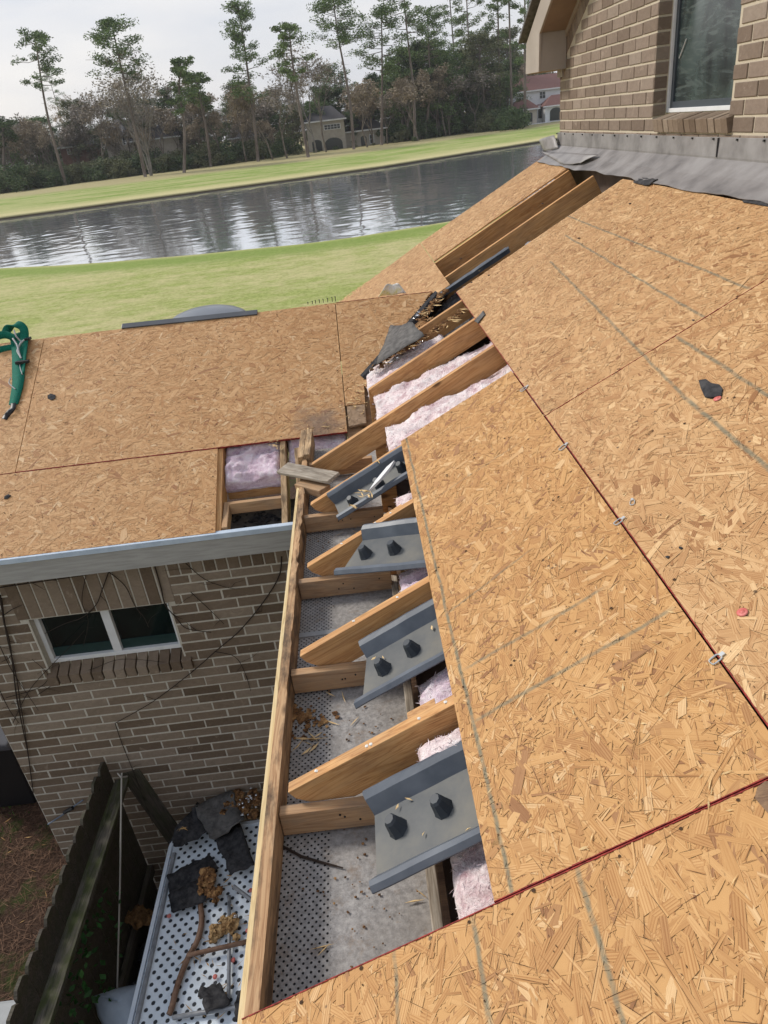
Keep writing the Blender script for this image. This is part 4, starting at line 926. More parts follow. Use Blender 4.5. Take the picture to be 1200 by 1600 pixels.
def cap(px,py,label,r=.0125,felt=False):
    p=onM(px,py,.003); m=MB(); Mx=MM@Matrix.Translation(MM.inverted()@p)
    prev=None
    for (q,z) in ((r,0),(r,.0022),(r*.75,.003),(r*.45,.003),(r*.4,.0045),(.0001,.0045)):
        i=len(m.v)
        for k in range(20): m.v.append((q*math.cos(k*math.pi/10),q*math.sin(k*math.pi/10),z))
        if prev is not None:
            for k in range(20): m.f.append((prev+k,prev+(k+1)%20,i+(k+1)%20,i+k)); m.uv+=[(0.,0.)]*4; m.mi.append(0)
        prev=i
    o=m.build('cap_nail',REDC,None,matrix=Mx,smooth=True); tag(o,label,'nail cap','red nail caps'); return o
cap(1160,957,'round red nail cap lying on bare board near the right edge')
cap(1121,623,'red nail cap under the black shingle scrap')
def flat_scrap(name,pts,mat,label,cat,group,M3,h=.003,lift_=.004,seed=0):
    """outline of a thin scrap lying on a surface, slightly domed"""
    rr=random.Random(seed); m=MB(); n=len(pts); c=sum(pts,Vector())/n; i=0
    top=[p+M3*(lift_+h) for p in pts]; bot=[p+M3*.001 for p in pts]
    m.v=[tuple(p) for p in bot]+[tuple(p+M3*rr.uniform(-.001,.002)) for p in top]+[tuple(c+M3*(lift_+h*2.5))]
    for k in range(n):
        q=(k+1)%n; m.f.append((k,q,n+q,n+k)); m.uv+=[(0.,0.)]*4; m.f.append((n+k,n+q,2*n)); m.uv+=[(0.,0.)]*3; m.mi+=[0,0]
    o=m.build(name,mat); tag(o,label,cat,group); return o
flat_scrap('shingle_scrap',[onM(x,y) for x,y in ((1093,597),(1104,595),(1113,601),(1125,603),(1130,610),(1128,620),(1112,624),(1102,622),(1096,609))],FELT,'black shingle scrap lying on the right-hand board','shingle scrap','black felt scraps',MN)
flat_scrap('shingle_scrap',[onL(x,y) for x,y in ((75,619),(80,616),(87,618),(87,623),(81,626),(75,623))],FELT,'small black shingle scrap on the middle sheet of the low wing','shingle scrap','black felt scraps',LN)
flat_scrap('shingle_scrap',[onL(x,y) for x,y in ((8,776),(14,773),(18,775),(12,780),(7,780))],FELT,'tiny dark shingle crumb near the left edge on the low wing','shingle scrap','black felt scraps',LN)
flat_scrap('knot_scar',[onM(x,y) for x,y in ((1184,1232),(1196,1222),(1212,1222),(1212,1262),(1203,1274),(1192,1262),(1180,1248))],W_BROWN,'brown wood chip lying beside the red seam at the right edge','wood chip','loose wood pieces',MN,.001,.001)
m=MB()
for (x,y) in ((720,404),(738,441),(765,430),(849,318),(1042,870),(1062,856),(985,318),(905,372),(1085,500)):
    blob(m,onM(x+rr.uniform(-2,2),y,.004),.010 if y<500 else .006,rr,7,.3)
o=m.build('felt_crumbs',FELT); tag(o,'black felt crumbs sprinkled over the big boards','felt crumbs',kind='stuff')
m=MB(); 
for k in range(90):
    x,y=rr.uniform(720,1200),rr.uniform(420,1400); splinter(m,onM(x,y,.004),MU*rr.uniform(-1,1)+Vector((0,rr.uniform(-1,1),0)),rr.uniform(.008,.03),rr.uniform(.002,.006),MN,rr)
for k in range(60):
    x,y=rr.uniform(60,520),rr.uniform(520,690); splinter(m,onL(x,y,.004),Vector((rr.uniform(-1,1),0,0))+LV*rr.uniform(-1,1),rr.uniform(.01,.04),rr.uniform(.002,.008),LN,rr)
o=m.build('wood_slivers',TANW); tag(o,'loose slivers lifting from the boards','slivers',kind='stuff')
# ridge of the wing: dark ridge strip, curved cover behind, row of nails
o=beam('ridge_strip',onL(190,509,.012),onL(402,487,.012),.05,.02,LN,DARKM); tag(o,'dark grey strip lying along the low wing ridge','metal strip')
m=MB(); c=onL(303,497,.0); rad=.36; prev=None
for a in range(7):
    ph=a/6*math.pi/2
    i=len(m.v)
    for k in range(32):
        t=2*math.pi*k/32; m.v.append((c.x+rad*math.cos(ph)*math.cos(t)*1.0,c.y+.48+rad*math.cos(ph)*math.sin(t)*1.0,c.z-.17+.145*math.sin(ph)))
    if prev is not None:
        for k in range(32): m.f.append((prev+k,prev+(k+1)%32,i+(k+1)%32,i+k)); m.uv+=[(0.,0.)]*4; m.mi.append(0)
    prev=i
o=m.build('dome_cover',noisy('blue grey painted metal',(.13,.14,.155),(.18,.19,.21),2,.28,.5,bs=.03),smooth=True); tag(o,'dark grey domed cover showing above the low wing ridge','dome')
for k,px in enumerate((481,488,493,499,505,512,519,524)):
    p=onL(px,474-(px-481)*.11,.0); hgt=.008+.018*(k/7); m=MB(); m.tube([p+LN*-.01,p+Vector((.002,0,hgt))],.0028,5)
    m.box(p.x-.005,p.x+.005,p.y-.005,p.y+.005,p.z+hgt,p.z+hgt+.003)
    o=m.build('roofing_nail',BLACKP); tag(o,{0:'leftmost and shortest dark nail in the row along the low wing ridge',7:'rightmost and tallest dark nail in the row along the low wing ridge'}.get(k,'dark nail in the middle of the row along the low wing ridge'),'nail','row of nails along the low wing ridge')
# green strap
def ribbon(name,pts,wid,side,mat,parent,th=.004,wf=None):
    m=MB(); rows=[]
    for k,p in enumerate(pts):
        d=(pts[min(k+1,len(pts)-1)]-pts[max(k-1,0)]).normalized(); s=side(k/(len(pts)-1)) if callable(side) else side
        s=(s-d*s.dot(d)).normalized(); w_=wid*(wf(k/(len(pts)-1)) if wf else 1); rows.append([p-s*w_/2,p,p+s*w_/2])
    strip(m,rows); o=m.build(name,mat,parent,smooth=True); solid(o,th); return o
def spl(P,n=8):
    out=[]
    for i in range(len(P)-1):
        p0,p1,p2,p3=P[max(i-1,0)],P[i],P[i+1],P[min(i+2,len(P)-1)]
        for k in range(n):
            t=k/n; out.append(.5*((2*p1)+(p2-p0)*t+(2*p0-5*p1+4*p2-p3)*t*t+(3*p1-p0-3*p2+p3)*t**3))
    out.append(P[-1]); return out
st=empty('safety_strap',onL(28,560,.0),'green webbing safety strap lying over the left end of the low wing ridge','strap')
L_=lambda x,y,o: onL(x,y,o)
ribbon('webbing',spl([L_(26,521,.03),L_(29,545,.02),L_(29,580,.012),L_(28,600,.014),L_(24,620,.010),L_(21,632,.008)]),.105,Vector((1,0,0)),GREEN,st,.008,lambda t:1.05-.45*t)
ribbon('webbing',spl([L_(8,528,.04),L_(12,514,.075),L_(26,507,.095),L_(37,514,.075),L_(38,535,.03),L_(36,560,.02),L_(34,585,.014)]),.06,lambda t:Vector((1-.6*t,.3,.55*t)),GREEN,st,.008)
ribbon('loop',spl([L_(24,529,.05),L_(8,523,.065),L_(-8,527,.06),L_(-16,538,.04),L_(-8,548,.02),L_(6,546,.012),L_(22,543,.012)]),.055,Vector((0,.1,1)),GREEN,st,.008)
ribbon('tail',spl([L_(21,630,.012),L_(20,638,.02),L_(14,645,.016),L_(10,650,.010),L_(7,655,.008)]),.035,Vector((1,0.4,0)),BLACKP,st,.005)
m=MB(); m.tube(spl([L_(22,516,.11),L_(25,525,.09),L_(31,532,.055),L_(33,534,.05),L_(29,542,.04),L_(27,549,.035),L_(32,558,.03)],6),.006,5); m.tube(spl([L_(17,590,.02),L_(14,598,.02),L_(19,604,.02),L_(24,608,.02)],6),.004,5)
m.tube(spl([L_(20,529,.06),L_(27,540,.05),L_(30,552,.035),L_(33,560,.03)],6),.007,5); m.tube(spl([L_(38,531,.05),L_(33,536,.045),L_(28,545,.03)],6),.006,5); m.tube(spl([L_(30,566,.022),L_(32,576,.02),L_(35,585,.02)],6),.004,5)
m.build('cord',GREY_C,st,smooth=True)
m=MB(); q=L_(35,566,.03); m.box(q.x-.05,q.x+.05,q.y-.015,q.y+.015,q.z-.01,q.z+.012); m.build('buckle',BLACKP,st,bevel=.004)
m=MB(); q=L_(44,529,.03); m.box(q.x-.02,q.x+.02,q.y-.03,q.y+.02,q.z-.01,q.z+.01); m.build('buckle',BLACKP,st,bevel=.004)
# ------------------------------------------------------------ vines on the wing wall
def wv(pts,dy=.012): return [onY(x,y,YW-.006-dy*rr.uniform(.6,1.4)) for x,y in pts]
m=MB()
V=[([(0,930),(6,970),(14,1000),(20,1040),(26,1090),(36,1140),(44,1180),(52,1240)],.0065),([(2,935),(10,990),(24,1050),(32,1100),(40,1150),(50,1225)],.005),
([(0,918),(40,912),(90,905),(135,898),(175,890)],.004),([(170,893),(160,920),(150,945),(128,965),(100,975),(70,990)],.004),
([(168,892),(195,915),(210,945),(225,965),(232,980)],.0035),([(242,885),(252,920),(258,945),(275,965),(292,982),(330,988)],.005),
([(290,880),(320,905),(355,918),(375,920)],.003),([(298,925),(330,955),(350,975)],.003),([(440,870),(436,900),(412,940),(375,985),(340,1015),(300,1050),(255,1085),(225,1105),(180,1130)],.005),
([(335,1018),(365,1025),(380,1045),(392,1080)],.003),([(60,1085),(100,1060),(145,1045),(190,1030),(260,1035)],.003),([(180,1130),(190,1160),(210,1210),(225,1250),(240,1290)],.003),
([(10,1090),(60,1075),(75,1055),(50,1030)],.003),([(0,1080),(15,1110),(30,1130)],.0035),([(134,900),(128,940),(138,970),(130,1010)],.0025),([(20,1130),(45,1080),(80,1040),(110,1010),(132,985)],.003),([(0,1010),(20,1050),(60,1110)],.003)]
for pts,r in V:
    P=spl(wv(pts),5); m.tube(P,[r*(1-.5*k/len(P)) for k in range(len(P))],5)
    for _ in range(3):
        k=rr.randrange(len(P)-1); d=Vector((rr.uniform(-1,1),0,rr.uniform(-1,.6)))*rr.uniform(.06,.2); m.tube([P[k],P[k]+d*.5+Vector((rr.uniform(-.02,.02),0,rr.uniform(-.02,.02))),P[k]+d],[r*.5,r*.4,r*.2],4)
o=m.build('dry_vine',VINE); tag(o,'bare dry vine creeping over the brick wall of the low wing','vine')
# ------------------------------------------------------------ side yard: fence, rope, bin, table, debris
fe=empty('wooden_fence',(-2.45,-.5,GZ),'old dark wooden fence running from the brick wall towards the viewer','fence')
yv=YW-.02; k=0
fm=MB(); rr=random.Random(12)
while yv>-3.0:
    w_=.135; zt=-2.545+rr.uniform(-.015,.015); x=-2.45+rr.uniform(-.004,.004)
    fm.prism([(yv-w_,GZ),(yv,GZ),(yv,zt-.035),(yv-.03,zt),(yv-w_+.03,zt),(yv-w_,zt-.035)],x-.010,x+.010,ax=0); yv-=w_+.006
fm.build('picket_panel',W_FENCE,fe)
beam('rail',(-2.372,YW-.06,-2.70),(-2.372,-3.0,-2.70),.035,.0895,(0,0,1),W_MOSS,fe,rough=.002,seed=1) if False else None
bm_=MB(); bm_.box(0,3.5,-.045,.045,-.038,0)
beam('rail',(-2.32,YW-.10,-2.68),(-2.32,-3.0,-2.68),.10,.038,(0,0,1),W_MOSS,fe,rough=.003,seed=1)
beam('rail',(-2.40,YW-.05,-3.75),(-2.40,-3.0,-3.75),.04,.09,(0,0,1),W_FENCE,fe)
beam('leaning_board',(-2.30,YW-.012,-2.72),(-2.02,YW-.02,-4.1),.16,.02,(0,-1,0),W_FENCE,fe)
m=MB(); a=onY(190,1216,.30); b_=onZ(183,1548,-3.42); m.tube([a+Vector((0,.03,.02)),a,a.lerp(b_,.5)+Vector((.004,0,0)),b_],.006,6); m.tube([a+Vector((-.03,.03,.02)),a+Vector((0,0,.01)),a+Vector((.02,.04,-.03))],.006,6)
o=m.build('rope',plain('grey rope',(.30,.28,.25),.9)); tag(o,'thin pale rope hanging straight down beside the mossy fence rail','rope')
m=MB(); pts=[onY(x,y,YW-.03) for x,y in ((75,1288),(95,1275),(105,1268),(118,1258),(130,1250))]; m.tube(pts,.006,6); m2=MB(); o=m.build('power_cord',plain('blue grey cord',(.12,.15,.20),.5)); tag(o,'short blue-grey cord with a plug hanging on the corner of the wing','cord')
q=onY(107,1266,YW-.045); m=MB(); m.tube([q+Vector((-.04,0,-.02)),q+Vector((.04,0,.02))],.016,8); m.build('plug',BLACKP,o)
# trash bin beyond the wing corner
bc=onZ(22,1262,GZ); bc=Vector((bc.x,bc.y+.25,GZ)); bt=empty('trash_bin',bc,'dark wheeled bin standing beyond the corner of the low wing','bin')
m=MB(); m.hexa([(bc.x-.24,bc.y-.26,GZ+.03),(bc.x+.24,bc.y-.26,GZ+.03),(bc.x+.24,bc.y+.26,GZ+.03),(bc.x-.24,bc.y+.26,GZ+.03),(bc.x-.30,bc.y-.32,GZ+.86),(bc.x+.30,bc.y-.32,GZ+.86),(bc.x+.30,bc.y+.32,GZ+.86),(bc.x-.30,bc.y+.32,GZ+.86)]); m.build('body',BLACKP,bt,bevel=.02)
m=MB(); m.prism([(bc.x-.33,GZ+.86),(bc.x+.33,GZ+.86),(bc.x+.30,GZ+.93),(bc.x,GZ+.98),(bc.x-.30,GZ+.93)],bc.y-.36,bc.y+.36,ax=1); m.build('lid',noisy('dark grey bin lid',(.05,.05,.058),(.075,.075,.085),5,.45,.4,bs=.05),bt,bevel=.015)
m=MB(); m.tube([(bc.x-.26,bc.y+.3,GZ+.1),(bc.x-.2,bc.y+.3,GZ+.1)],.1,14); m.tube([(bc.x+.2,bc.y+.3,GZ+.1),(bc.x+.26,bc.y+.3,GZ+.1)],.1,14); m.build('wheel',BLACKP,bt)
# folding table lying upside down on the heap
def table_mat():
    m,nt,b=newmat('pale dimpled plastic',.5,.35); oc=coord(nt); sp=nt.nodes.new('ShaderNodeSeparateXYZ'); nt.links.new(oc,sp.inputs[0]); s=.075
    def grid(o_):
        fx=math_(nt,'SUBTRACT',math_(nt,'FRACT',math_(nt,'ADD',math_(nt,'DIVIDE',sp.outputs[0],s),o_+50)),.5); fy=math_(nt,'SUBTRACT',math_(nt,'FRACT',math_(nt,'ADD',math_(nt,'DIVIDE',sp.outputs[1],s),o_+50)),.5)
        return math_(nt,'SQRT',math_(nt,'ADD',math_(nt,'MULTIPLY',fx,fx),math_(nt,'MULTIPLY',fy,fy)))
    d=math_(nt,'MINIMUM',grid(0),grid(.5)); hole=mrange(nt,d,.145,.185,1,0)
    f=tex(nt,oc,12,5,.7)
    base=mixc(nt,mrange(nt,f,.45,.7,0,.4),(.76,.83,.90),(.52,.56,.60))
    nt.links.new(mixc(nt,hole,base,(.035,.04,.048)),b.inputs['Base Color']); bump(nt,b,math_(nt,'MULTIPLY',hole,-1),.8,.01); return m
TABM=table_mat(); TABP=noisy('pale table rim',(.66,.73,.82),(.76,.82,.88),10,.5,.3,bs=.1)
TZ=-3.2; tb=empty('folding_table',(-1.65,-.4,TZ),'pale blue-white folding table lying upside down on the heap, legs folded flat','table')
tx0,tx1,ty0,ty1=-2.04,-1.18,-1.55,.46; r=.15
def rrect(x0,x1,y0,y1,r,n=6):
    out=[]
    for cx,cy,a in ((x1-r,y1-r,0),(x0+r,y1-r,90),(x0+r,y0+r,180),(x1-r,y0+r,270)):
        for k in range(n+1):
            t=R(a+90*k/n); out.append((cx+r*math.cos(t),cy+r*math.sin(t)))
    return out
m=MB(); m.prism(rrect(tx0+.012,tx1-.012,ty0+.012,ty1-.012,r-.01),TZ-.03,TZ,ax=2); m.build('underside',TABM,tb,matrix=Matrix.Identity(4))
o_=rrect(tx0,tx1,ty0,ty1,r); i_=rrect(tx0+.026,tx1-.026,ty0+.026,ty1-.026,r-.02); m=MB(); n=len(o_)
for k in range(n):
    q=(k+1)%n; m.hexa([(*o_[k],TZ-.035),(*o_[q],TZ-.035),(*i_[q],TZ-.035),(*i_[k],TZ-.035),(*o_[k],TZ+.022),(*o_[q],TZ+.022),(*i_[q],TZ+.022),(*i_[k],TZ+.022)])
m.build('rim',TABP,tb)
GP=noisy('grey steel tube',(.16,.17,.19),(.30,.31,.33),12,.4,.5,bs=.1); GPR=noisy('rusty steel tube',(.14,.075,.045),(.27,.17,.12),12,.7,.3,bs=.4)
tz=TZ+.03
m=MB(); m.box(tx0+.045,tx0+.065,-1.5,.25,TZ,TZ+.035); m.build('frame_rail',GP,tb)
m=MB(); m.box(tx1-.065,tx1-.045,-1.5,.25,TZ,TZ+.035); m.build('frame_rail',GP,tb)
Z=lambda x,y,z: onZ(x,y,z)
m=MB(); m.tube(spl([Z(313,1412,tz),Z(315,1440,tz),Z(308,1470,tz),Z(292,1500,tz),Z(277,1540,tz),Z(268,1575,tz),Z(264,1585,tz)],6),.019,8); m.build('leg',GPR,tb,smooth=True)
m=MB(); m.tube([Z(292,1493,tz+.02),Z(392,1470,tz+.02)],.015,8); m.build('leg_brace',GPR,tb,smooth=True)
m=MB(); m.tube([Z(358,1400,tz),Z(358,1475,tz),Z(357,1560,tz)],.012,8); m.build('leg_brace',GP,tb,smooth=True)
m=MB(); m.tube([Z(270,1590,tz),Z(360,1575,tz),Z(400,1568,tz)],.014,8); m.build('leg_brace',GP,tb,smooth=True)
m=MB(); m.tube([Z(365,1385,tz+.03),Z(400,1412,tz+.03)],.014,8); m.build('leg_brace',GP,tb,smooth=True)
# debris on and behind the table
def zq(L,z): return [onZ(x,y,z) for x,y in L]
zl_=lambda sd,a=.03: lift(sd,a,.02,Vector((0,0,1)))
warped('shingle_sheet',zq([(262,1370),(268,1400),(345,1362),(328,1340)],TZ+.02),zl_(1),FELT,'black shingle strip lying across the table under the brown pulp','shingle','shingle pieces on the table',.008)
warped('shingle_sheet',zq([(264,1402),(272,1432),(330,1408),(312,1378)],TZ+.03),zl_(2),FELT,'cracked black shingle below the black strip on the table','shingle','shingle pieces on the table',.008)
warped('shingle_sheet',zq([(335,1310),(362,1370),(400,1355),(376,1290)],TZ+.06),zl_(3),FELT,'dark square shingle near the eave board on the table','shingle','shingle pieces on the table',.01)
warped('shingle_sheet',zq([(268,1318),(276,1330),(328,1305),(310,1258)],TZ+.10),zl_(4,.06),FELT,'folded black shingle leaning on the brick wall behind the table','shingle','shingle pieces on the table',.01)
warped('shingle_sheet',zq([(305,1262),(330,1318),(385,1290),(362,1240)],TZ+.12),zl_(5,.06),FELTG,'brown grey shingle leaning on the brick wall behind the table','shingle','shingle pieces on the table',.01)
warped('shingle_sheet',zq([(312,1552),(325,1590),(362,1572),(345,1540)],TZ+.03),zl_(6),FELT,'black felt rag at the near end of the table','shingle','shingle pieces on the table',.008)
warped('shingle_sheet',zq([(372,1560),(366,1600),(392,1600),(396,1530)],TZ+.05),zl_(7),FELT,'dark sheet hidden beside the eave board at the near end of the table','shingle','shingle pieces on the table',.008)
rr=random.Random(77)
def heap(label,spots,r,mat,seed,name='rotten_wood',cat='rotten wood',grp='rotten wood lumps'):
    rr2=random.Random(seed); m=MB()
    for p in spots: blob(m,p,rr2.uniform(r*.5,r),rr2,12,.6,.6)
    o=m.build(name,mat); tag(o,label,cat,grp); return o
heap('large folded lump of rotten brown wood in the middle of the table',[onZ(325+rr.gauss(0,7),1385+rr.gauss(0,13),TZ+.06+rr.uniform(0,.05)) for _ in range(16)],.05,RUST,1)
heap('torn tan wood lump below the large brown lump on the table',[onZ(350+rr.gauss(0,9),1452+rr.gauss(0,6),TZ+.04) for _ in range(12)],.045,noisy('tan fibre lump',(.22,.12,.05),(.50,.34,.17),25,.9,.2,bs=1,bd=.01),2)
heap('heap of brown rotten wood and foil against the brick wall',[onZ(378+rr.gauss(0,14),1255+rr.gauss(0,8),TZ+.15) for _ in range(26)],.05,RUST,3)
crumbs('foil_bits','silver foil glinting in the rotten wood behind the table','foil',[onZ(388+rr.gauss(0,9),1255+rr.gauss(0,9),TZ+.20) for _ in range(20)]+[onZ(310+rr.gauss(0,4),1405+rr.gauss(0,4),TZ+.05) for _ in range(8)]+[onZ(368,1432,TZ+.09)]*3,FOIL,5,size=(.004,.012))
crumbs('dry_leaves','dry leaves and chips scattered on the table','leaves',[onZ(rr.uniform(265,390),rr.uniform(1330,1590),TZ+.012) for _ in range(46)]+[onZ(352+rr.gauss(0,5),1560+rr.gauss(0,12),TZ+.03) for _ in range(9)]+[onZ(288+rr.gauss(0,8),1295,TZ+.17) for _ in range(4)],LEAFD,6,size=(.012,.026),long=True)
m=MB()
for (x,y) in ((264,1431),(392,1391),(387,1454),(364,1500),(336,1526)): blob(m,onZ(x,y,TZ+.02),.016,rr,10,.5,.1)
o=m.build('red_caps',REDC); tag(o,'small red plastic caps scattered on the table','plastic caps',kind='stuff')
# heap under the table, dark bags, pale sheet
heap('dark rubbish heap in the shadow between fence and table',[Vector((-1.9+rr.gauss(0,.28),-.3+rr.gauss(0,.6),GZ+.25+rr.uniform(-.2,.2))) for _ in range(22)],.30,FELT,8,'rubbish_heap','rubbish','rubbish in the side yard')
heap('brown leaf pile in the dark gap between fence and table',[onZ(222+rr.gauss(0,8),1432+rr.gauss(0,6),-3.6) for _ in range(12)],.06,noisy('dark leaf pile',(.06,.03,.012),(.22,.12,.05),25,.9,.2,bs=1,bd=.01),9,'leaf_pile','leaf pile','rubbish in the side yard')
z=-3.45
m=MB(); A=[onZ(x,y,z) for x,y in ((148,1560),(185,1545),(215,1538),(244,1530),(240,1640),(200,1640),(172,1620),(155,1590))]
c=sum(A,Vector())/len(A); rows=[]
for i in range(9):
    t=i/8; rows.append([c.lerp(p,t)+Vector((0,0,.12*math.cos(t*1.5)+.03*noise.noise(p*3+Vector((t,0,0))))) for p in A+[A[0]]])
strip(m,rows); o=m.build('pale_sheet',WHITEB,smooth=True); solid(o,.01); tag(o,'pale blue plastic sheet bunched at the foot of the fence, bottom of the photo','plastic sheet')
p=onZ(5,1590,-3.5); m=MB(); m.box(p.x-.3,p.x+.08,p.y-.4,p.y+.12,-4.19,-3.5); o=m.build('storage_box',noisy('pale grey box',(.25,.26,.27),(.33,.34,.35),6,.5,.3,bs=.1),bevel=.03); tag(o,'pale grey box just showing in the bottom left corner','box')
m=MB()
for k in range(260):
    y=rr.uniform(-1.5,-.1); p=Vector((-2.36+rr.gauss(0,.06),y,-2.75-abs(rr.gauss(0,.45)))); 
    if p.z<GZ: continue
    d=Vector((rr.uniform(-1,1),rr.uniform(-1,1),rr.uniform(-.6,.6))).normalized()*rr.uniform(.015,.035); e=d.cross(Vector((rr.uniform(-1,1),rr.uniform(-1,1),1))).normalized()*d.length*.6
    m.face([p-d,p+e,p+d,p-e])
o=m.build('ivy',IVY,fixn=False); tag(o,'green ivy sprouting on the fence rail near the bottom of the photo','ivy')
# ------------------------------------------------------------ terrain, pond
def interp(tab,x):
    if x<=tab[0][0]: return tab[0][1]
    for (a,b_),(c,d) in zip(tab,tab[1:]):
        if x<=c: 
            t=(x-a)/(c-a); return b_+(d-b_)*t
    return tab[-1][1]
NEAR=[(-300,150),(-60,64),(-35,53),(-23,47),(-16,43.9),(-9.7,42.3),(-3.8,41.3),(.3,41.4),(5,42.7),(8.5,45),(16,50),(30,60),(100,105),(300,190)]
FAR=[(-300,175),(-100,104),(-60,100),(-45,101),(-33,103.5),(-21,106),(-8,109),(6,113.5),(16,119.5),(34,132),(60,152),(100,185),(300,330)]
WZ=-4.62
xs=sorted(set([-1800,-900,-500,-300,-200,-150]+[-120+3*k for k in range(80)]+[130,160,200,300,500,900,1800]))
m=MB(); rows=[]; gr=[]
for x in xs:
    n_,f_=interp(NEAR,max(-300,min(300,x))),interp(FAR,max(-300,min(300,x)))
    wob=.35*noise.noise(Vector((x*.25,0,0)))+.2*noise.noise(Vector((x*.9,4,0))); wob2=.7*noise.noise(Vector((x*.12,9,0)))+.25*noise.noise(Vector((x*.6,2,0)))
    n_+=wob; f_+=wob2
    ys=[-400,-60,-10,8,16,24,30,36,n_-3,n_-1.2,n_-.5,n_-.1,n_+1.2,n_+6,f_-4,f_-.6,f_-.15,f_+.2,f_+1.5,f_+6,f_+14,f_+26,f_+40,f_+62,f_+90,f_+150,f_+400,f_+1200,4500]
    def hz_(k,y):
        if k<=8: return GZ
        if k in(9,): return GZ-.02
        if k==10: return GZ-.08
        if k==11: return WZ+.04
        if k in(12,): return WZ-.35
        if k in(13,14): return WZ-1.2
        if k==15: return WZ-.2
        if k==16: return WZ+.02
        if k==17: return WZ+.34
        if k==18: return GZ
        return GZ+.25*min(1,(y-f_)/20)*(1+.8*noise.noise(Vector((x*.03,y*.03,0))))*(1 if y-f_<300 else 0)
    r=[]
    for k,y in enumerate(ys):
        v=(0 if k<=11 else 1) 
        r.append((x,y,hz_(k,y))); 
    rows.append(r); gr.append([(min(1,max(0,(n_-y)/40)) if k<=12 else 2+min(1,max(0,(y-f_)/60)),0.) for k,y in enumerate(ys)])
n=len(rows[0])
for r in rows: m.v+=r
for i in range(len(rows)-1):
    for j in range(n-1):
        m.f.append((i*n+j,(i+1)*n+j,(i+1)*n+j+1,i*n+j+1)); m.uv+=[gr[i][j],gr[i+1][j],gr[i+1][j+1],gr[i][j+1]]; m.mi.append(0)
G,nt,b=newmat('lawn and dormant turf',.95,.1)
uv=nt.nodes.new('ShaderNodeUVMap'); uv.uv_map='UVMap'; sp=nt.nodes.new('ShaderNodeSeparateXYZ'); nt.links.new(uv.outputs[0],sp.inputs[0]); U_=sp.outputs[0]
oc=coord(nt); big=tex(nt,mapping(nt,oc,(1,2.2,1)),.10,4,.6); mid=tex(nt,mapping(nt,oc,(1,1.6,1)),.7,5,.7); fine=tex(nt,oc,7,5,.75); vf=tex(nt,oc,40,3,.7)
grn=ramp(nt,fine,[(.35,(.22,.26,.065)),(.65,(.40,.43,.15))]); straw=ramp(nt,fine,[(.3,(.40,.35,.165)),(.7,(.60,.54,.29))])
grn2=ramp(nt,fine,[(.3,(.15,.22,.04)),(.7,(.25,.33,.08))])
fac=mrange(nt,math_(nt,'ADD',math_(nt,'MULTIPLY',big,.40),math_(nt,'MULTIPLY',mid,.60)),.42,.58)
near=mixc(nt,math_(nt,'MULTIPLY',fac,.85),grn,straw)
wv_=math_(nt,'ADD',U_,math_(nt,'MULTIPLY',math_(nt,'SUBTRACT',mid,.5),.05))
# greener wet band a little inland from the near bank, bright mown strip on the far side, dry verge behind it
band=math_(nt,'MULTIPLY',mrange(nt,wv_,.02,.05),mrange(nt,wv_,.09,.15,1,0)); near=mixc(nt,math_(nt,'MULTIPLY',band,.85),near,grn2)
farc=mixc(nt,mrange(nt,wv_,2.03,2.16),straw,mixc(nt,mrange(nt,big,.4,.6,0,.5),grn2,straw)); farc=mixc(nt,mrange(nt,wv_,2.75,2.9),farc,mixc(nt,.4,straw,(.14,.10,.06)))
farc=mixc(nt,mrange(nt,mid,.5,.68,0,.5),farc,straw)
col=mixc(nt,mrange(nt,U_,1.4,1.6),near,farc)
ge=nt.nodes.new('ShaderNodeNewGeometry'); sz_=nt.nodes.new('ShaderNodeSeparateXYZ'); nt.links.new(ge.outputs['Position'],sz_.inputs[0])
col=mixc(nt,mrange(nt,sz_.outputs['Z'],-4.5,-4.30,1,0),col,(.055,.042,.028))
nt.links.new(col,b.inputs['Base Color']); bump(nt,b,math_(nt,'ADD',fine,vf),.6,.06)
o=m.build('ground',G,None,matrix=Matrix.Identity(4)); tag(o,kind='structure')
WT,nt,b=newmat('pond water',.05,.5); b.inputs['Base Color'].default_value=(.76,.80,.85,1); b.inputs['Metallic'].default_value=.85; b.inputs['IOR'].default_value=1.6
ge=nt.nodes.new('ShaderNodeNewGeometry'); pos=ge.outputs['Position']
w1=tex(nt,mapping(nt,pos,(1,.55,1)),1.15,4,.6,.5); w2=tex(nt,mapping(nt,pos,(.5,1,1)),.5,2,.5)
bn=nt.nodes.new('ShaderNodeBump'); bn.inputs['Distance'].default_value=.09; 
gust=tex(nt,mapping(nt,pos,(.5,1.0,1)),.055,2,.5); nt.links.new(mrange(nt,gust,.38,.62,.04,.14),bn.inputs['Strength'])
nt.links.new(math_(nt,'ADD',w1,math_(nt,'MULTIPLY',w2,.6)),bn.inputs['Height']); nt.links.new(bn.outputs[0],b.inputs['Normal'])
m=MB(); X0,X1,Y0_,Y1_=-75.,66.,34.,150.; nx_,ny_=300,300
ysw=[Y0_+(Y1_-Y0_)*(j/ny_)**1.35 for j in range(ny_+1)]
def wave(x,y):
    g_=.45+1.1*max(0,noise.noise(Vector((x*.035,y*.05,2)))+.35)
    return 1.5*g_*(.017*noise.noise(Vector((x*1.35,y*.95,0)))+.010*noise.noise(Vector((x*.6,y*.5,5)))+.008*noise.noise(Vector((x*.16,y*.2,9))))
for i in range(nx_+1):
    x=X0+(X1-X0)*i/nx_
    for j,y in enumerate(ysw):
        e=min(i,nx_-i,j,ny_-j); m.v.append((x,y,WZ+(wave(x,y) if e>0 else 0)))
for i in range(nx_):
    for j in range(ny_): k=i*(ny_+1)+j; m.f.append((k,k+ny_+1,k+ny_+2,k+1)); m.uv+=[(0.,0.)]*4; m.mi.append(0)
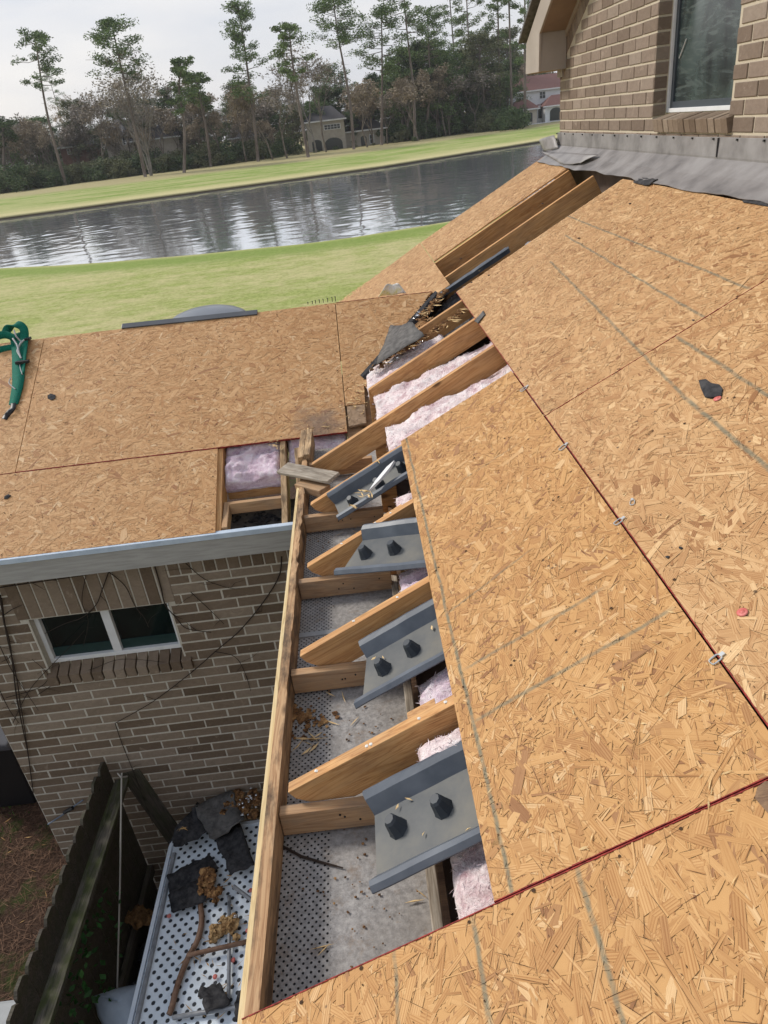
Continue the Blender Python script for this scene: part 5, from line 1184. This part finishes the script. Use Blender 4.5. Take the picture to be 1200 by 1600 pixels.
for q in (((-1500,20),(1500,20),(1500,Y0_),(-1500,Y0_)),((-1500,Y1_),(1500,Y1_),(1500,420),(-1500,420)),((-1500,Y0_),(X0,Y0_),(X0,Y1_),(-1500,Y1_)),((X1,Y0_),(1500,Y0_),(1500,Y1_),(X1,Y1_))): m.face([(a,b_,WZ) for a,b_ in q])
o=m.build('water',WT,None,matrix=Matrix.Identity(4),fixn=False,smooth=True); tag(o,kind='structure')
# side yard litter
Y_,nt,b=newmat('pine straw and soil',.95,.1); oc=coord(nt); f=tex(nt,oc,2.2,5,.7); f2=tex(nt,mapping(nt,oc,(1,1,1)),38,5,.8,.8)
c=ramp(nt,f2,[(.3,(.022,.014,.010)),(.5,(.07,.042,.030)),(.7,(.14,.09,.065))]); c=mixc(nt,mrange(nt,f,.52,.64,0,.75),c,(.045,.075,.018)); nt.links.new(c,b.inputs['Base Color']); bump(nt,b,f2,1,.03)
m=MB(); m.face([(-12,-14,GZ+.004),(-.1,-14,GZ+.004),(-.1,9,GZ+.004),(-12,9,GZ+.004)]); o=m.build('yard_ground',Y_,None,matrix=Matrix.Identity(4),fixn=False); tag(o,kind='structure')
rr=random.Random(99)
for (nm,mat,n_,lab) in (('pine_straw',noisy('pine straw needles',(.07,.038,.026),(.20,.12,.08),9,.9,.1,bs=0),5200,'loose brown pine straw on the side yard'),('grass_tufts',noisy('weeds',(.03,.07,.012),(.09,.15,.035),5,.8,.1,bs=0),2600,'short green weeds in patches on the side yard')):
    m=MB()
    for _ in range(n_):
        x,y=rr.uniform(-5.2,-2.5),rr.uniform(-1.2,2.4); pn=noise.noise(Vector((x*1.3,y*1.3,4)))
        if nm=='grass_tufts' and pn<.08: continue
        p=Vector((x,y,GZ+.01+rr.uniform(0,.02))); a=rr.uniform(0,6.28)
        if nm=='pine_straw': d=Vector((math.cos(a),math.sin(a),rr.uniform(-.1,.1)))*rr.uniform(.03,.08); s=Vector((-math.sin(a),math.cos(a),0))*.0022
        else: d=Vector((math.cos(a)*.4,math.sin(a)*.4,rr.uniform(.6,1)))*rr.uniform(.015,.045); s=Vector((-math.sin(a),math.cos(a),0))*.006
        m.face([p-d-s,p+d-s*.3,p+d+s*.3,p-d+s])
    o=m.build(nm,mat,fixn=False); tag(o,lab,'ground litter',kind='stuff')
crumbs('dry_leaves','pale dry leaves scattered on the side yard','leaves',[Vector((rr.uniform(-5,-2.6),rr.uniform(-1,2),GZ+.02)) for _ in range(60)],LEAFD,16,size=(.015,.03),long=True)
# ------------------------------------------------------------ trees
def tuft(m,c,r,rr,n,sz,flat=.55):
    for _ in range(n):
        while True:
            d=Vector((rr.uniform(-1,1),rr.uniform(-1,1),rr.uniform(-1,1)))
            if d.length<1: break
        p=c+Vector((d.x*r,d.y*r,d.z*r*flat)); s=sz*rr.uniform(.6,1.4)
        a=Vector((rr.uniform(-1,1),rr.uniform(-1,1),rr.uniform(-.4,.6))).normalized()*s; b_=a.cross(Vector((rr.uniform(-1,1),rr.uniform(-1,1),rr.uniform(-1,1)))).normalized()*s*.45
        m.face([p-a,p+b_,p+a,p-b_])
def finish_tree(name,base,trunk,crown,bark,leaf,label,group,cat='tree'):
    e=empty(name,base,label,cat,group)
    trunk.build('trunk',bark,e,smooth=True,fixn=False,matrix=Matrix.Translation(base))
    if crown.f: crown.build('crown',leaf,e,fixn=False,matrix=Matrix.Translation(base))
    return e
def path(P,t):
    n=len(P)-1; k=min(int(t*n),n-1); return P[k].lerp(P[k+1],t*n-k)
def pine(base,P,cr0,spread,label,seed,leaf=None,dens=1.,r0=.38,group='tall pines along the far bank',asym=0,twig=True,top=1.):
    """P: list of points (relative to base) of the trunk, bottom to top; crown from fraction cr0 up"""
    rr=random.Random(seed); tr=MB(); cr_=MB(); PP=spl([Vector(p) for p in P],4); H=P[-1][2]
    tr.tube(PP,[r0*(1-.8*k/(len(PP)-1))+.02 for k in range(len(PP))],7)
    nb=int(30*dens); spread*=1.22
    for k in range(nb):
        t=cr0+(1-cr0)*((k+rr.random())/nb)**.9; c=path(PP,min(t,.995)); q=(t-cr0)/(1-cr0)
        L=spread*(.35+.75*math.sin(math.pi*min(1,(.22+q*.72))))*rr.uniform(.5,1.15); a=rr.uniform(0,6.283); 
        d=Vector((math.cos(a)+asym,math.sin(a),rr.uniform(.0,.5)-.2*(1-q))).normalized()
        e=c+d*L; mid_=c.lerp(e,.5)+Vector((0,0,-.06*L)); tr.tube([c,mid_,e],[.09*(1-.5*q)+.02,.055,.025],4,cap=False)
        for s in range(rr.choice((3,4,5))):
            p=c.lerp(e,rr.uniform(.45,1.08))+Vector((rr.gauss(0,.35),rr.gauss(0,.35),rr.uniform(0,.5)))*spread*.22
            tuft(cr_,p,spread*rr.uniform(.15,.32),rr,int(46*rr.uniform(.6,1.3)),.23,.62)
            tr.tube([c.lerp(e,.5),p],[.03,.015],3,cap=False)
    tuft(cr_,PP[-1],spread*.3,rr,50,.26,1)
    for k in range(7):  # dead stubs below the crown
        t=rr.uniform(cr0*.5,cr0); c=path(PP,t); a=rr.uniform(0,6.283); tr.tube([c,c+Vector((math.cos(a),math.sin(a),rr.uniform(-.3,.3)))*rr.uniform(.4,1.6)],[.04,.012],3,cap=False)
    return finish_tree('pine_tree',base,tr,cr_,BARKP,leaf or F_PINE,label,group)
def grow(m,p,d,L,r,depth,rr,tips,bend=.25,minr=.012,nb=(2,3),up=.12):
    q=p; pts=[p]; 
    for k in range(3):
        d=(d+Vector((rr.uniform(-1,1),rr.uniform(-1,1),rr.uniform(-.6,.9)))*bend*.5+Vector((0,0,up))).normalized(); q=q+d*L/3; pts.append(q)
    m.tube(pts,[r,r*.9,r*.8,r*.68],5 if depth>3 else 3,cap=False)
    if depth<=0: tips.append(q); return
    for k in range(rr.choice(nb)):
        a=rr.uniform(0,6.283); s=d.orthogonal().normalized(); s.rotate(Matrix.Rotation(a,3,d)); ang=rr.uniform(.3,.85)
        grow(m,pts[rr.choice((2,3,3))],(d*math.cos(ang)+s*math.sin(ang)).normalized(),L*rr.uniform(.62,.85),max(minr,r*rr.uniform(.5,.68)),depth-1,rr,tips,bend,minr,nb,up)
def bare(base,H,label,seed,lean=(0,0),leaf=None,ldens=0,stems=1,bark=None,r0=.25,group='bare winter trees along the far bank',depth=6):
    rr=random.Random(seed); tr=MB(); cr_=MB(); tips=[]
    for s in range(stems):
        d=Vector((lean[0]+rr.uniform(-.25,.25)*(stems>1),lean[1],1)).normalized()
        grow(tr,Vector((rr.uniform(-.3,.3)*(stems>1),0,0)),d,H*.30,r0,depth,rr,tips,.22)
    for t in tips:
        tuft(cr_,t,.9,rr,4,.30,1.)            # fine twig ends
        if ldens: tuft(cr_,t,.8,rr,int(ldens),.17,1.)
    return finish_tree('bare_tree',base,tr,cr_,bark or BARKB,leaf or F_TWIG,label,group)
def bush(base,w_,h,label,seed,leaf=None,group='evergreen shrubs under the trees',n=26):
    rr=random.Random(seed); tr=MB(); cr_=MB(); 
    for k in range(4): tr.tube([Vector((rr.uniform(-.5,.5),rr.uniform(-.3,.3),0)),Vector((rr.uniform(-1,1)*w_*.3,rr.uniform(-.5,.5),h*.7))],[.06,.02],4,cap=False)
    for k in range(n):
        x=rr.uniform(-1,1); z=rr.uniform(0,1); sx=math.sqrt(max(0,1-(z-.25)**2*1.4)); tuft(cr_,Vector((x*w_*.5*sx,rr.uniform(-.5,.5)*w_*.6,.3+z*h*.78)),h*rr.uniform(.16,.30),rr,95,.20,.85)
    return finish_tree('evergreen_shrub',base,tr,cr_,BARKB,leaf or F_DARK,label,group,'shrub')
def gp(px,py): return onZ(px,py,GZ)
def rel(base,pts):
    """trunk points seen in the photograph, set at the tree's own distance"""
    out=[Vector((0,0,-.3))]
    for k,(x,y) in enumerate(pts[1:]): p=onY(x,y,base.y); out.append(p-base)
    return out
HP=[ # trunk pixels bottom->top, crown start, spread m, label, leaf, density
 ([(104,291),(88,235),(72,170),(62,110),(55,55)],.62,3.9,'tall pine with a thin leaning crown, leftmost above the lawn',F_PINE,.75),
 ([(112,262),(100,205),(85,150),(72,108)],.52,4.8,'broader pine just right of the leftmost leaning pine',F_PINE,1.0),
 ([(226,279),(212,205),(197,140),(185,85),(175,40)],.54,5.0,'tall pine with an open flat-topped crown and a long leaning pale trunk',F_PINE,1.15),
 ([(404,254),(397,190),(388,120),(380,60),(372,10)],.34,4.0,'tall dark pine with a narrow crown reaching the top of the photo',F_PINE,1.5),
 ([(482,248),(472,190),(462,130),(455,80),(452,42)],.5,3.2,'slender light green pine with a leaning trunk left of the middle house',F_PINEL,.9),
 ([(553,235),(548,170),(538,108),(528,55),(521,2)],.64,5.6,'bent pine with a wide umbrella crown above the middle house',F_PINE,1.1),
 ([(596,228),(597,160),(597,90),(596,18)],.52,4.8,'straight pine with clumped crown right of the middle house',F_PINE,1.2),
 ([(649,222),(646,140),(637,60),(626,-60)],.66,4.5,'very tall thick-trunked pine running out of the top of the photo',F_PINE,1.0),
 ([(716,205),(712,120),(706,40),(698,-60)],.45,4.4,'tall pine with dark clumps in the middle of the pine group',F_PINE,1.2),
 ([(741,204),(736,120),(731,40),(727,-50)],.5,4.4,'paler tall pine beside the dark middle pine',F_PINEL,1.1),
 ([(781,202),(780,110),(778,20),(776,-60)],.5,3.8,'thin straight pine left of the white house',F_PINE,1.0),
 ([(799,201),(798,100),(795,0),(793,-60)],.6,3.6,'dark straight pine trunk beside the white house',F_PINE,1.0),
 ([(821,200),(820,110),(820,20),(820,-60)],.35,3.6,'thin pine standing in front of the white house',F_PINE,.8),
 ([(664,218),(672,140),(670,80),(668,20)],.5,4.2,'pine behind the very tall thick-trunked pine',F_PINE,1.0),
 ([(8,300),(6,250),(5,210),(4,190)],.5,3.6,'short round pine at the left edge of the photo',F_DARK,1.0),
 ([(330,262),(322,200),(312,150),(305,120)],.5,3.4,'medium pine left of the tall dark pine',F_PINE,.9),
 ([(286,272),(288,200),(280,140),(283,95)],.45,2.8,'thin pine with scattered clumps beside the bare forked tree',F_PINE,.8),
]
for i,(px,c0,sp_,lab,lf,dn) in enumerate(HP):
    base=gp(*px[0]); base.y+=rnd.uniform(-1,2); base=Vector((onZ(px[0][0],px[0][1],GZ).x,base.y,GZ)); 
    pine(base,rel(base,px),c0,sp_,lab,100+i,lf,dn)
HB=[(167,281,150,'bare forked tree in front of the brick-coloured house',1,0,None),(205,276,120,'dense twiggy tan tree left of the open-crowned pine',1,10,F_TAN),(232,278,85,'multi-stemmed bare tree at the foot of the open-crowned pine',4,0,BARKG),
 (259,270,98,'dark bare tree with arching limbs against the sky',1,0,None),(345,259,120,'reddish brown tree right of the arching bare tree',1,14,F_TAN),(382,256,135,'slim bare tree left of the dark narrow pine trunk',1,6,F_TAN),
 (448,250,110,'bare grey tree between the dark pine and the light green pine',1,0,None),(494,241,75,'tall bare tree left of the middle house',1,0,BARKG),(510,240,70,'tall bare tree leaning over the middle house roof',1,0,None),
 (60,292,170,'grey bare tree near the left edge',2,0,BARKG),(135,270,120,'round twiggy reddish tree behind the leftmost pines',1,16,F_TAN),(655,222,120,'brown twiggy tree under the tall pines',1,12,F_TAN),
 (700,214,100,'tan bare tree among the middle pines',1,12,F_TAN),(755,206,110,'pale twiggy tree left of the white house',1,4,BARKG),(575,232,120,'small bare tree right of the middle house',1,5,F_TAN),(425,252,120,'twiggy brown tree behind the dark narrow pine',1,12,F_TAN)]
for i,(x,y,ty,lab,stems,ld,lf) in enumerate(HB):
    base=gp(x,y); base.y+=2+3*rnd.random(); H=(onY(x,ty,base.y)-base).z
    bare(base,H*1.0,lab,300+i,leaf=(lf if lf is F_TAN else None),ldens=ld,stems=stems,bark=(lf if lf is BARKG else None),depth=6 if stems==1 else 5,lean=(-.08,0))
# a wood behind: copies of a few trees, each turned and scaled; shared meshes
def copy_tree(src,loc,rz,s,label,group):
    c=src.copy(); COL.objects.link(c); c.location=loc; c.rotation_euler=(0,0,rz); c.scale=(s,s,s*rnd.uniform(.9,1.12)); c['label']=label; c['group']=group
    for ch in [o for o in bpy.data.objects if o.parent==src]:
        d=ch.copy(); COL.objects.link(d); d.parent=c
    return c
protoP=[]; protoB=[]
for k in range(5):
    x=-80+k*27; base=Vector((x,225+k*3,GZ)); H=15+1.5*k
    lab='background evergreen in the wood behind the far bank'
    protoP.append(pine(base,[Vector((0,0,0)),Vector((.3,0,H*.4)),Vector((-.3,0,H*.75)),Vector((0,0,H))],.08+.07*(k%3),5.0-.2*k,lab,500+k,[F_PINE,F_DARK,F_OLIVE,F_PINE,F_DARK][k],1.7,group='background evergreens in the wood'))
for k in range(5):
    base=Vector((-70+k*26,216+k*3,GZ)); protoB.append(bare(base,13+k,'background bare tree in the wood behind the far bank',600+k,leaf=F_TAN if k%2 else F_TWIG,ldens=10 if k%2 else 3,group='background bare trees in the wood',stems=1))
def has_house(x,y): return False
for k in range(110):
    x=-118+k*1.85+rnd.uniform(-1.5,1.5); y=(222,236,250)[k%3]+rnd.uniform(-6,8)+max(0,x)*.15; 
    if x>48: y+=38
    copy_tree(protoP[k%5],(x,y,GZ),rnd.uniform(0,6.28),rnd.uniform(.50,.92),'background evergreen in the wood behind the far bank','background evergreens in the wood')
for k in range(56):
    x=-112+k*3.4+rnd.uniform(-1.5,1.5); y=208+rnd.uniform(-3,16)+max(0,x)*.12
    if -16<x<8 and y<216: y+=26
    if x>44: y+=34
    copy_tree(protoB[k%5],(x,y,GZ),rnd.uniform(0,6.28),rnd.uniform(.6,1.05),'background bare tree in the wood behind the far bank','background bare trees in the wood')
for k in range(20):
    x=14+k*2.9+rnd.uniform(-1,1); y=212+rnd.uniform(0,26)+x*.15
    copy_tree(protoP[(k*3)%5],(x,y+(34 if x>44 else 0),GZ),rnd.uniform(0,6.28),rnd.uniform(.85,1.25),'background evergreen in the wood behind the far bank','background evergreens in the wood')
protoS=[bush(Vector((-60+k*9,196,GZ)),7.5,4.0,'dark evergreen shrub in the hedge line under the far trees',700+k,F_DARK if k%3 else F_OLIVE) for k in range(4)]
shr=[(x,268+(-x*.11)+18) for x in ()]
k=0
x=-8
while x<812:
    by=305.5-.1305*x
    gap=(452<x<585) or x>858
    if x>700: by=211.5-.055*(x-700)
    for rowk in range(3):
        p=gp(x,by-1.5-rowk*1.6+rnd.uniform(-.8,.8)); s=rnd.uniform(.75,1.35)*(1.0 if not gap else .22)*(1 if x<600 else .9)
        if gap and rowk: continue
        copy_tree(protoS[k%4],(p.x,p.y,GZ),rnd.uniform(0,6.28),s,'dark evergreen shrub in the hedge line under the far trees','evergreen shrubs under the trees'); k+=1
    x+=rnd.uniform(14,19) if not gap else rnd.uniform(22,34)
for (x,y,s) in ((762,205,1.25),(785,204,1.3),(806,203,1.2),(740,207,1.1),(700,212,1.2),(610,224,.35),(650,222,.35)):
    p=gp(x,y); copy_tree(protoS[k%4],(p.x,p.y,GZ),1.3*k,s,'dark evergreen shrub in the hedge line under the far trees','evergreen shrubs under the trees'); k+=1
# ------------------------------------------------------------ houses beyond the pond
HW={n:noisy(n,a,b_,1.5,.8,.2,bs=0) for n,a,b_ in (('taupe siding',(.36,.32,.27),(.44,.40,.34)),('white stucco',(.66,.66,.67),(.74,.74,.75)),('brown red brick',(.16,.085,.065),(.22,.12,.09)),('beige stucco',(.42,.37,.31),(.50,.45,.38)))}
RF={n:noisy(n,a,b_,2.5,.85,.2,bs=0,stretch=(6,1,1)) for n,a,b_ in (('dark shingle roof',(.045,.042,.045),(.075,.07,.072)),('red brown tile roof',(.15,.075,.065),(.23,.125,.11)),('grey shingle roof',(.10,.10,.11),(.15,.15,.16)))}
WD=plain('dark far window',(.02,.025,.03),.15,.5)
def house(name,label,x0,x1,Y,z1,zr,wall,roof,wins,depth=14,arch=(),z0=GZ,hip=.28,trim=None):
    e=empty(name,((x0+x1)/2,Y,z0),label,'house','houses beyond the pond')
    m=MB(); m.box(x0,x1,Y,Y+depth,z0,z1); m.build('wall',wall,e)
    w_=x1-x0; r=MB(); i=w_*hip; o_=.7
    A=[(x0-o_,Y-o_,z1),(x1+o_,Y-o_,z1),(x1+o_,Y+depth+o_,z1),(x0-o_,Y+depth+o_,z1)]; B=[(x0+i,Y+depth/2,zr),(x1-i,Y+depth/2,zr)]
    r.face([A[0],A[1],B[1],B[0]]); r.face([A[2],A[3],B[0],B[1]]); r.face([A[1],A[2],B[1]]); r.face([A[3],A[0],B[0]]); r.face([A[3],A[2],A[1],A[0]]); r.build('roof',roof,e)
    t=MB(); t.box(x0-o_-.05,x1+o_+.05,Y-o_-.1,Y-o_-.01,z1-.28,z1+.05); t.build('eave_trim',trim or HW['white stucco'],e)
    for (a,b_,c,d) in wins:
        f=MB(); f.box(a-.12,b_+.12,Y-.12,Y-.01,c-.12,d+.12); fo=f.build('window',HW['white stucco'],e); p=MB(); n_=max(1,round((b_-a)/.9))
        for k in range(n_):
            q0=a+(b_-a)*k/n_+.05; q1=a+(b_-a)*(k+1)/n_-.05; mz=(c+d)/2; p.box(q0,q1,Y-.15,Y-.125,c,mz-.04); p.box(q0,q1,Y-.15,Y-.125,mz+.04,d)
        p.build('pane',WD,fo)
    for (a,b_,c,d) in arch:
        p=MB(); r_=(b_-a)/2; pts=[(a,c),(b_,c)]+[((a+b_)/2+r_*math.cos(math.pi*k/10),d-r_*.6+r_*.6*math.sin(math.pi*k/10)) for k in range(11)]; p.prism(pts,Y-.06,Y-.02,ax=1); p.build('arch_opening',WD,e)
    return e
def hx(px,py,Y): p=onY(px,py,Y); return p.x,p.z
Y1=214
ax0,az=hx(482,226,Y1); ax1,_=hx(541,222,Y1); _,e1=hx(515,187,Y1); _,r1=hx(515,165,Y1+7)
ww0,wz_=hx(507,203,Y1); ww1,wt=hx(531,193,Y1); 
house('far_house','taupe two-storey house with white triple window and dark roof, middle of the far bank',ax0,ax1,Y1,e1,r1,HW['taupe siding'],RF['dark shingle roof'],[(ww0,ww1,wz_,wt)],arch=[(ax0+1,ax0+3.6,GZ,GZ+3),(ax0+4.4,ax1-1,GZ,GZ+3.1)])
bx0,_=hx(541,222,Y1+3); bx1,_=hx(602,215,Y1+3); _,e2=hx(585,201,Y1+3); _,r2=hx(585,183,Y1+10)
house('far_house','low taupe house part with blue door right of the two-storey house',bx0,bx1,Y1+3,e2,r2,HW['taupe siding'],RF['dark shingle roof'],[(bx1-4.2,bx1-3.2,GZ+.6,GZ+2.6)],arch=[(bx0+4,bx0+5.6,GZ,GZ+2.6)])
Y2=232
cx0,_=hx(795,170,Y2); cx1,_=hx(905,160,Y2); _,e3=hx(835,141,Y2); _,r3=hx(835,118,Y2+7)
w=lambda a,b_,c,d:(hx(a,c,Y2)[0],hx(b_,c,Y2)[0],hx(a,d,Y2)[1],hx(a,c,Y2)[1])
house('far_house','white two-storey stucco house with red-brown tile roof at the right end of the far bank',cx0,cx1,Y2,e3,r3,HW['white stucco'],RF['red brown tile roof'],[w(811,819,149,157),w(843,852,144,154)],hip=.12)
Y3=226
dx0,_=hx(800,190,Y3); dx1,_=hx(839,186,Y3); _,e4=hx(820,171,Y3); _,r4=hx(815,156,Y3+3)
house('house_porch','low porch wing with red-brown roof at the left front of the white house',dx0,dx1,Y3,e4,r4,HW['beige stucco'],RF['red brown tile roof'],[],depth=6,arch=[(hx(825,190,Y3)[0],hx(832,190,Y3)[0],hx(825,191,Y3)[1],hx(825,176,Y3)[1])])
ex0,_=hx(852,190,Y3); ex1,_=hx(900,184,Y3); _,e5=hx(870,164,Y3); _,r5=hx(875,147,Y3+3)
house('house_porch','low porch wing with a wide dark arch at the right front of the white house',ex0,ex1,Y3,e5,r5,HW['white stucco'],RF['red brown tile roof'],[],depth=6,arch=[(hx(859,188,Y3)[0],hx(878,188,Y3)[0],hx(859,189,Y3)[1],hx(859,169,Y3)[1])])
fx0,_=hx(839,190,Y3+4); fx1,_=hx(853,190,Y3+4); _,e6=hx(846,165,Y3+4)
house('house_porch','narrow white middle bay with an arched window between the two porch wings',fx0,fx1,Y3+4,e6,e6+.4,HW['white stucco'],RF['red brown tile roof'],[],depth=3,arch=[(hx(841,188,Y3+4)[0],hx(848,188,Y3+4)[0],hx(841,185,Y3+4)[1],hx(841,170,Y3+4)[1])])
m=MB(); p=hx(826,195,Y3-3); q=hx(860,192,Y3-3); m.box(p[0],q[0],Y3-3,Y3,GZ,GZ+.35); o=m.build('patio',HW['white stucco']); tag(o,'low white patio in front of the white house','patio')
Y5=218
house('far_house','brick-red low house with dark roof behind the leftmost pines',hx(98,250,Y5)[0],hx(138,245,Y5)[0],Y5,hx(118,228,Y5)[1],hx(118,216,Y5+6)[1],HW['brown red brick'],RF['grey shingle roof'],[(hx(108,245,Y5)[0],hx(112,245,Y5)[0],hx(108,241,Y5)[1],hx(108,233,Y5)[1])])
house('far_house','beige house with a steep grey gable behind the bare forked tree',hx(170,245,Y5)[0],hx(203,240,Y5)[0],Y5,hx(185,212,Y5)[1],hx(185,186,Y5+6)[1],HW['beige stucco'],RF['grey shingle roof'],[(hx(192,220,Y5)[0],hx(196,220,Y5)[0],hx(192,226,Y5)[1],hx(192,215,Y5)[1])],hip=.45)
house('far_house','beige house with a long dark roof behind the arching bare tree',hx(206,245,Y5)[0],hx(284,240,Y5)[0],Y5,hx(245,216,Y5)[1],hx(245,196,Y5+6)[1],HW['beige stucco'],RF['dark shingle roof'],[],hip=.1)
house('far_house','dark low house hidden in the trees left of the dark narrow pine',hx(365,245,Y5)[0],hx(398,240,Y5)[0],Y5,hx(380,214,Y5)[1],hx(380,200,Y5+6)[1],HW['beige stucco'],RF['dark shingle roof'],[(hx(370,225,Y5)[0],hx(374,225,Y5)[0],hx(370,230,Y5)[1],hx(370,222,Y5)[1])])
# golf marker on the far lawn
p=gp(71,293); m=MB(); m.tube([p,p+Vector((0,0,1.3))],.09,6); o=m.build('marker_post',HW['white stucco']); tag(o,'small pale marker post on the far lawn near the leftmost pine','post')

# ------------------------------------------------------------ air between here and the far bank
m=MB(); m.box(-420,420,-30,520,-11.5,46)
HZ=bpy.data.materials.new('haze'); HZ.use_nodes=True; nt=HZ.node_tree; nt.nodes.clear(); pv=nt.nodes.new('ShaderNodeVolumePrincipled'); pv.inputs['Color'].default_value=(.90,.92,.96,1); pv.inputs['Density'].default_value=.00018; pv.inputs['Anisotropy'].default_value=.2
om=nt.nodes.new('ShaderNodeOutputMaterial'); nt.links.new(pv.outputs[0],om.inputs['Volume'])
o=m.build('haze',HZ,None,matrix=Matrix.Identity(4)); tag(o,'thin pale winter haze over the pond and the far trees','haze',kind='stuff')
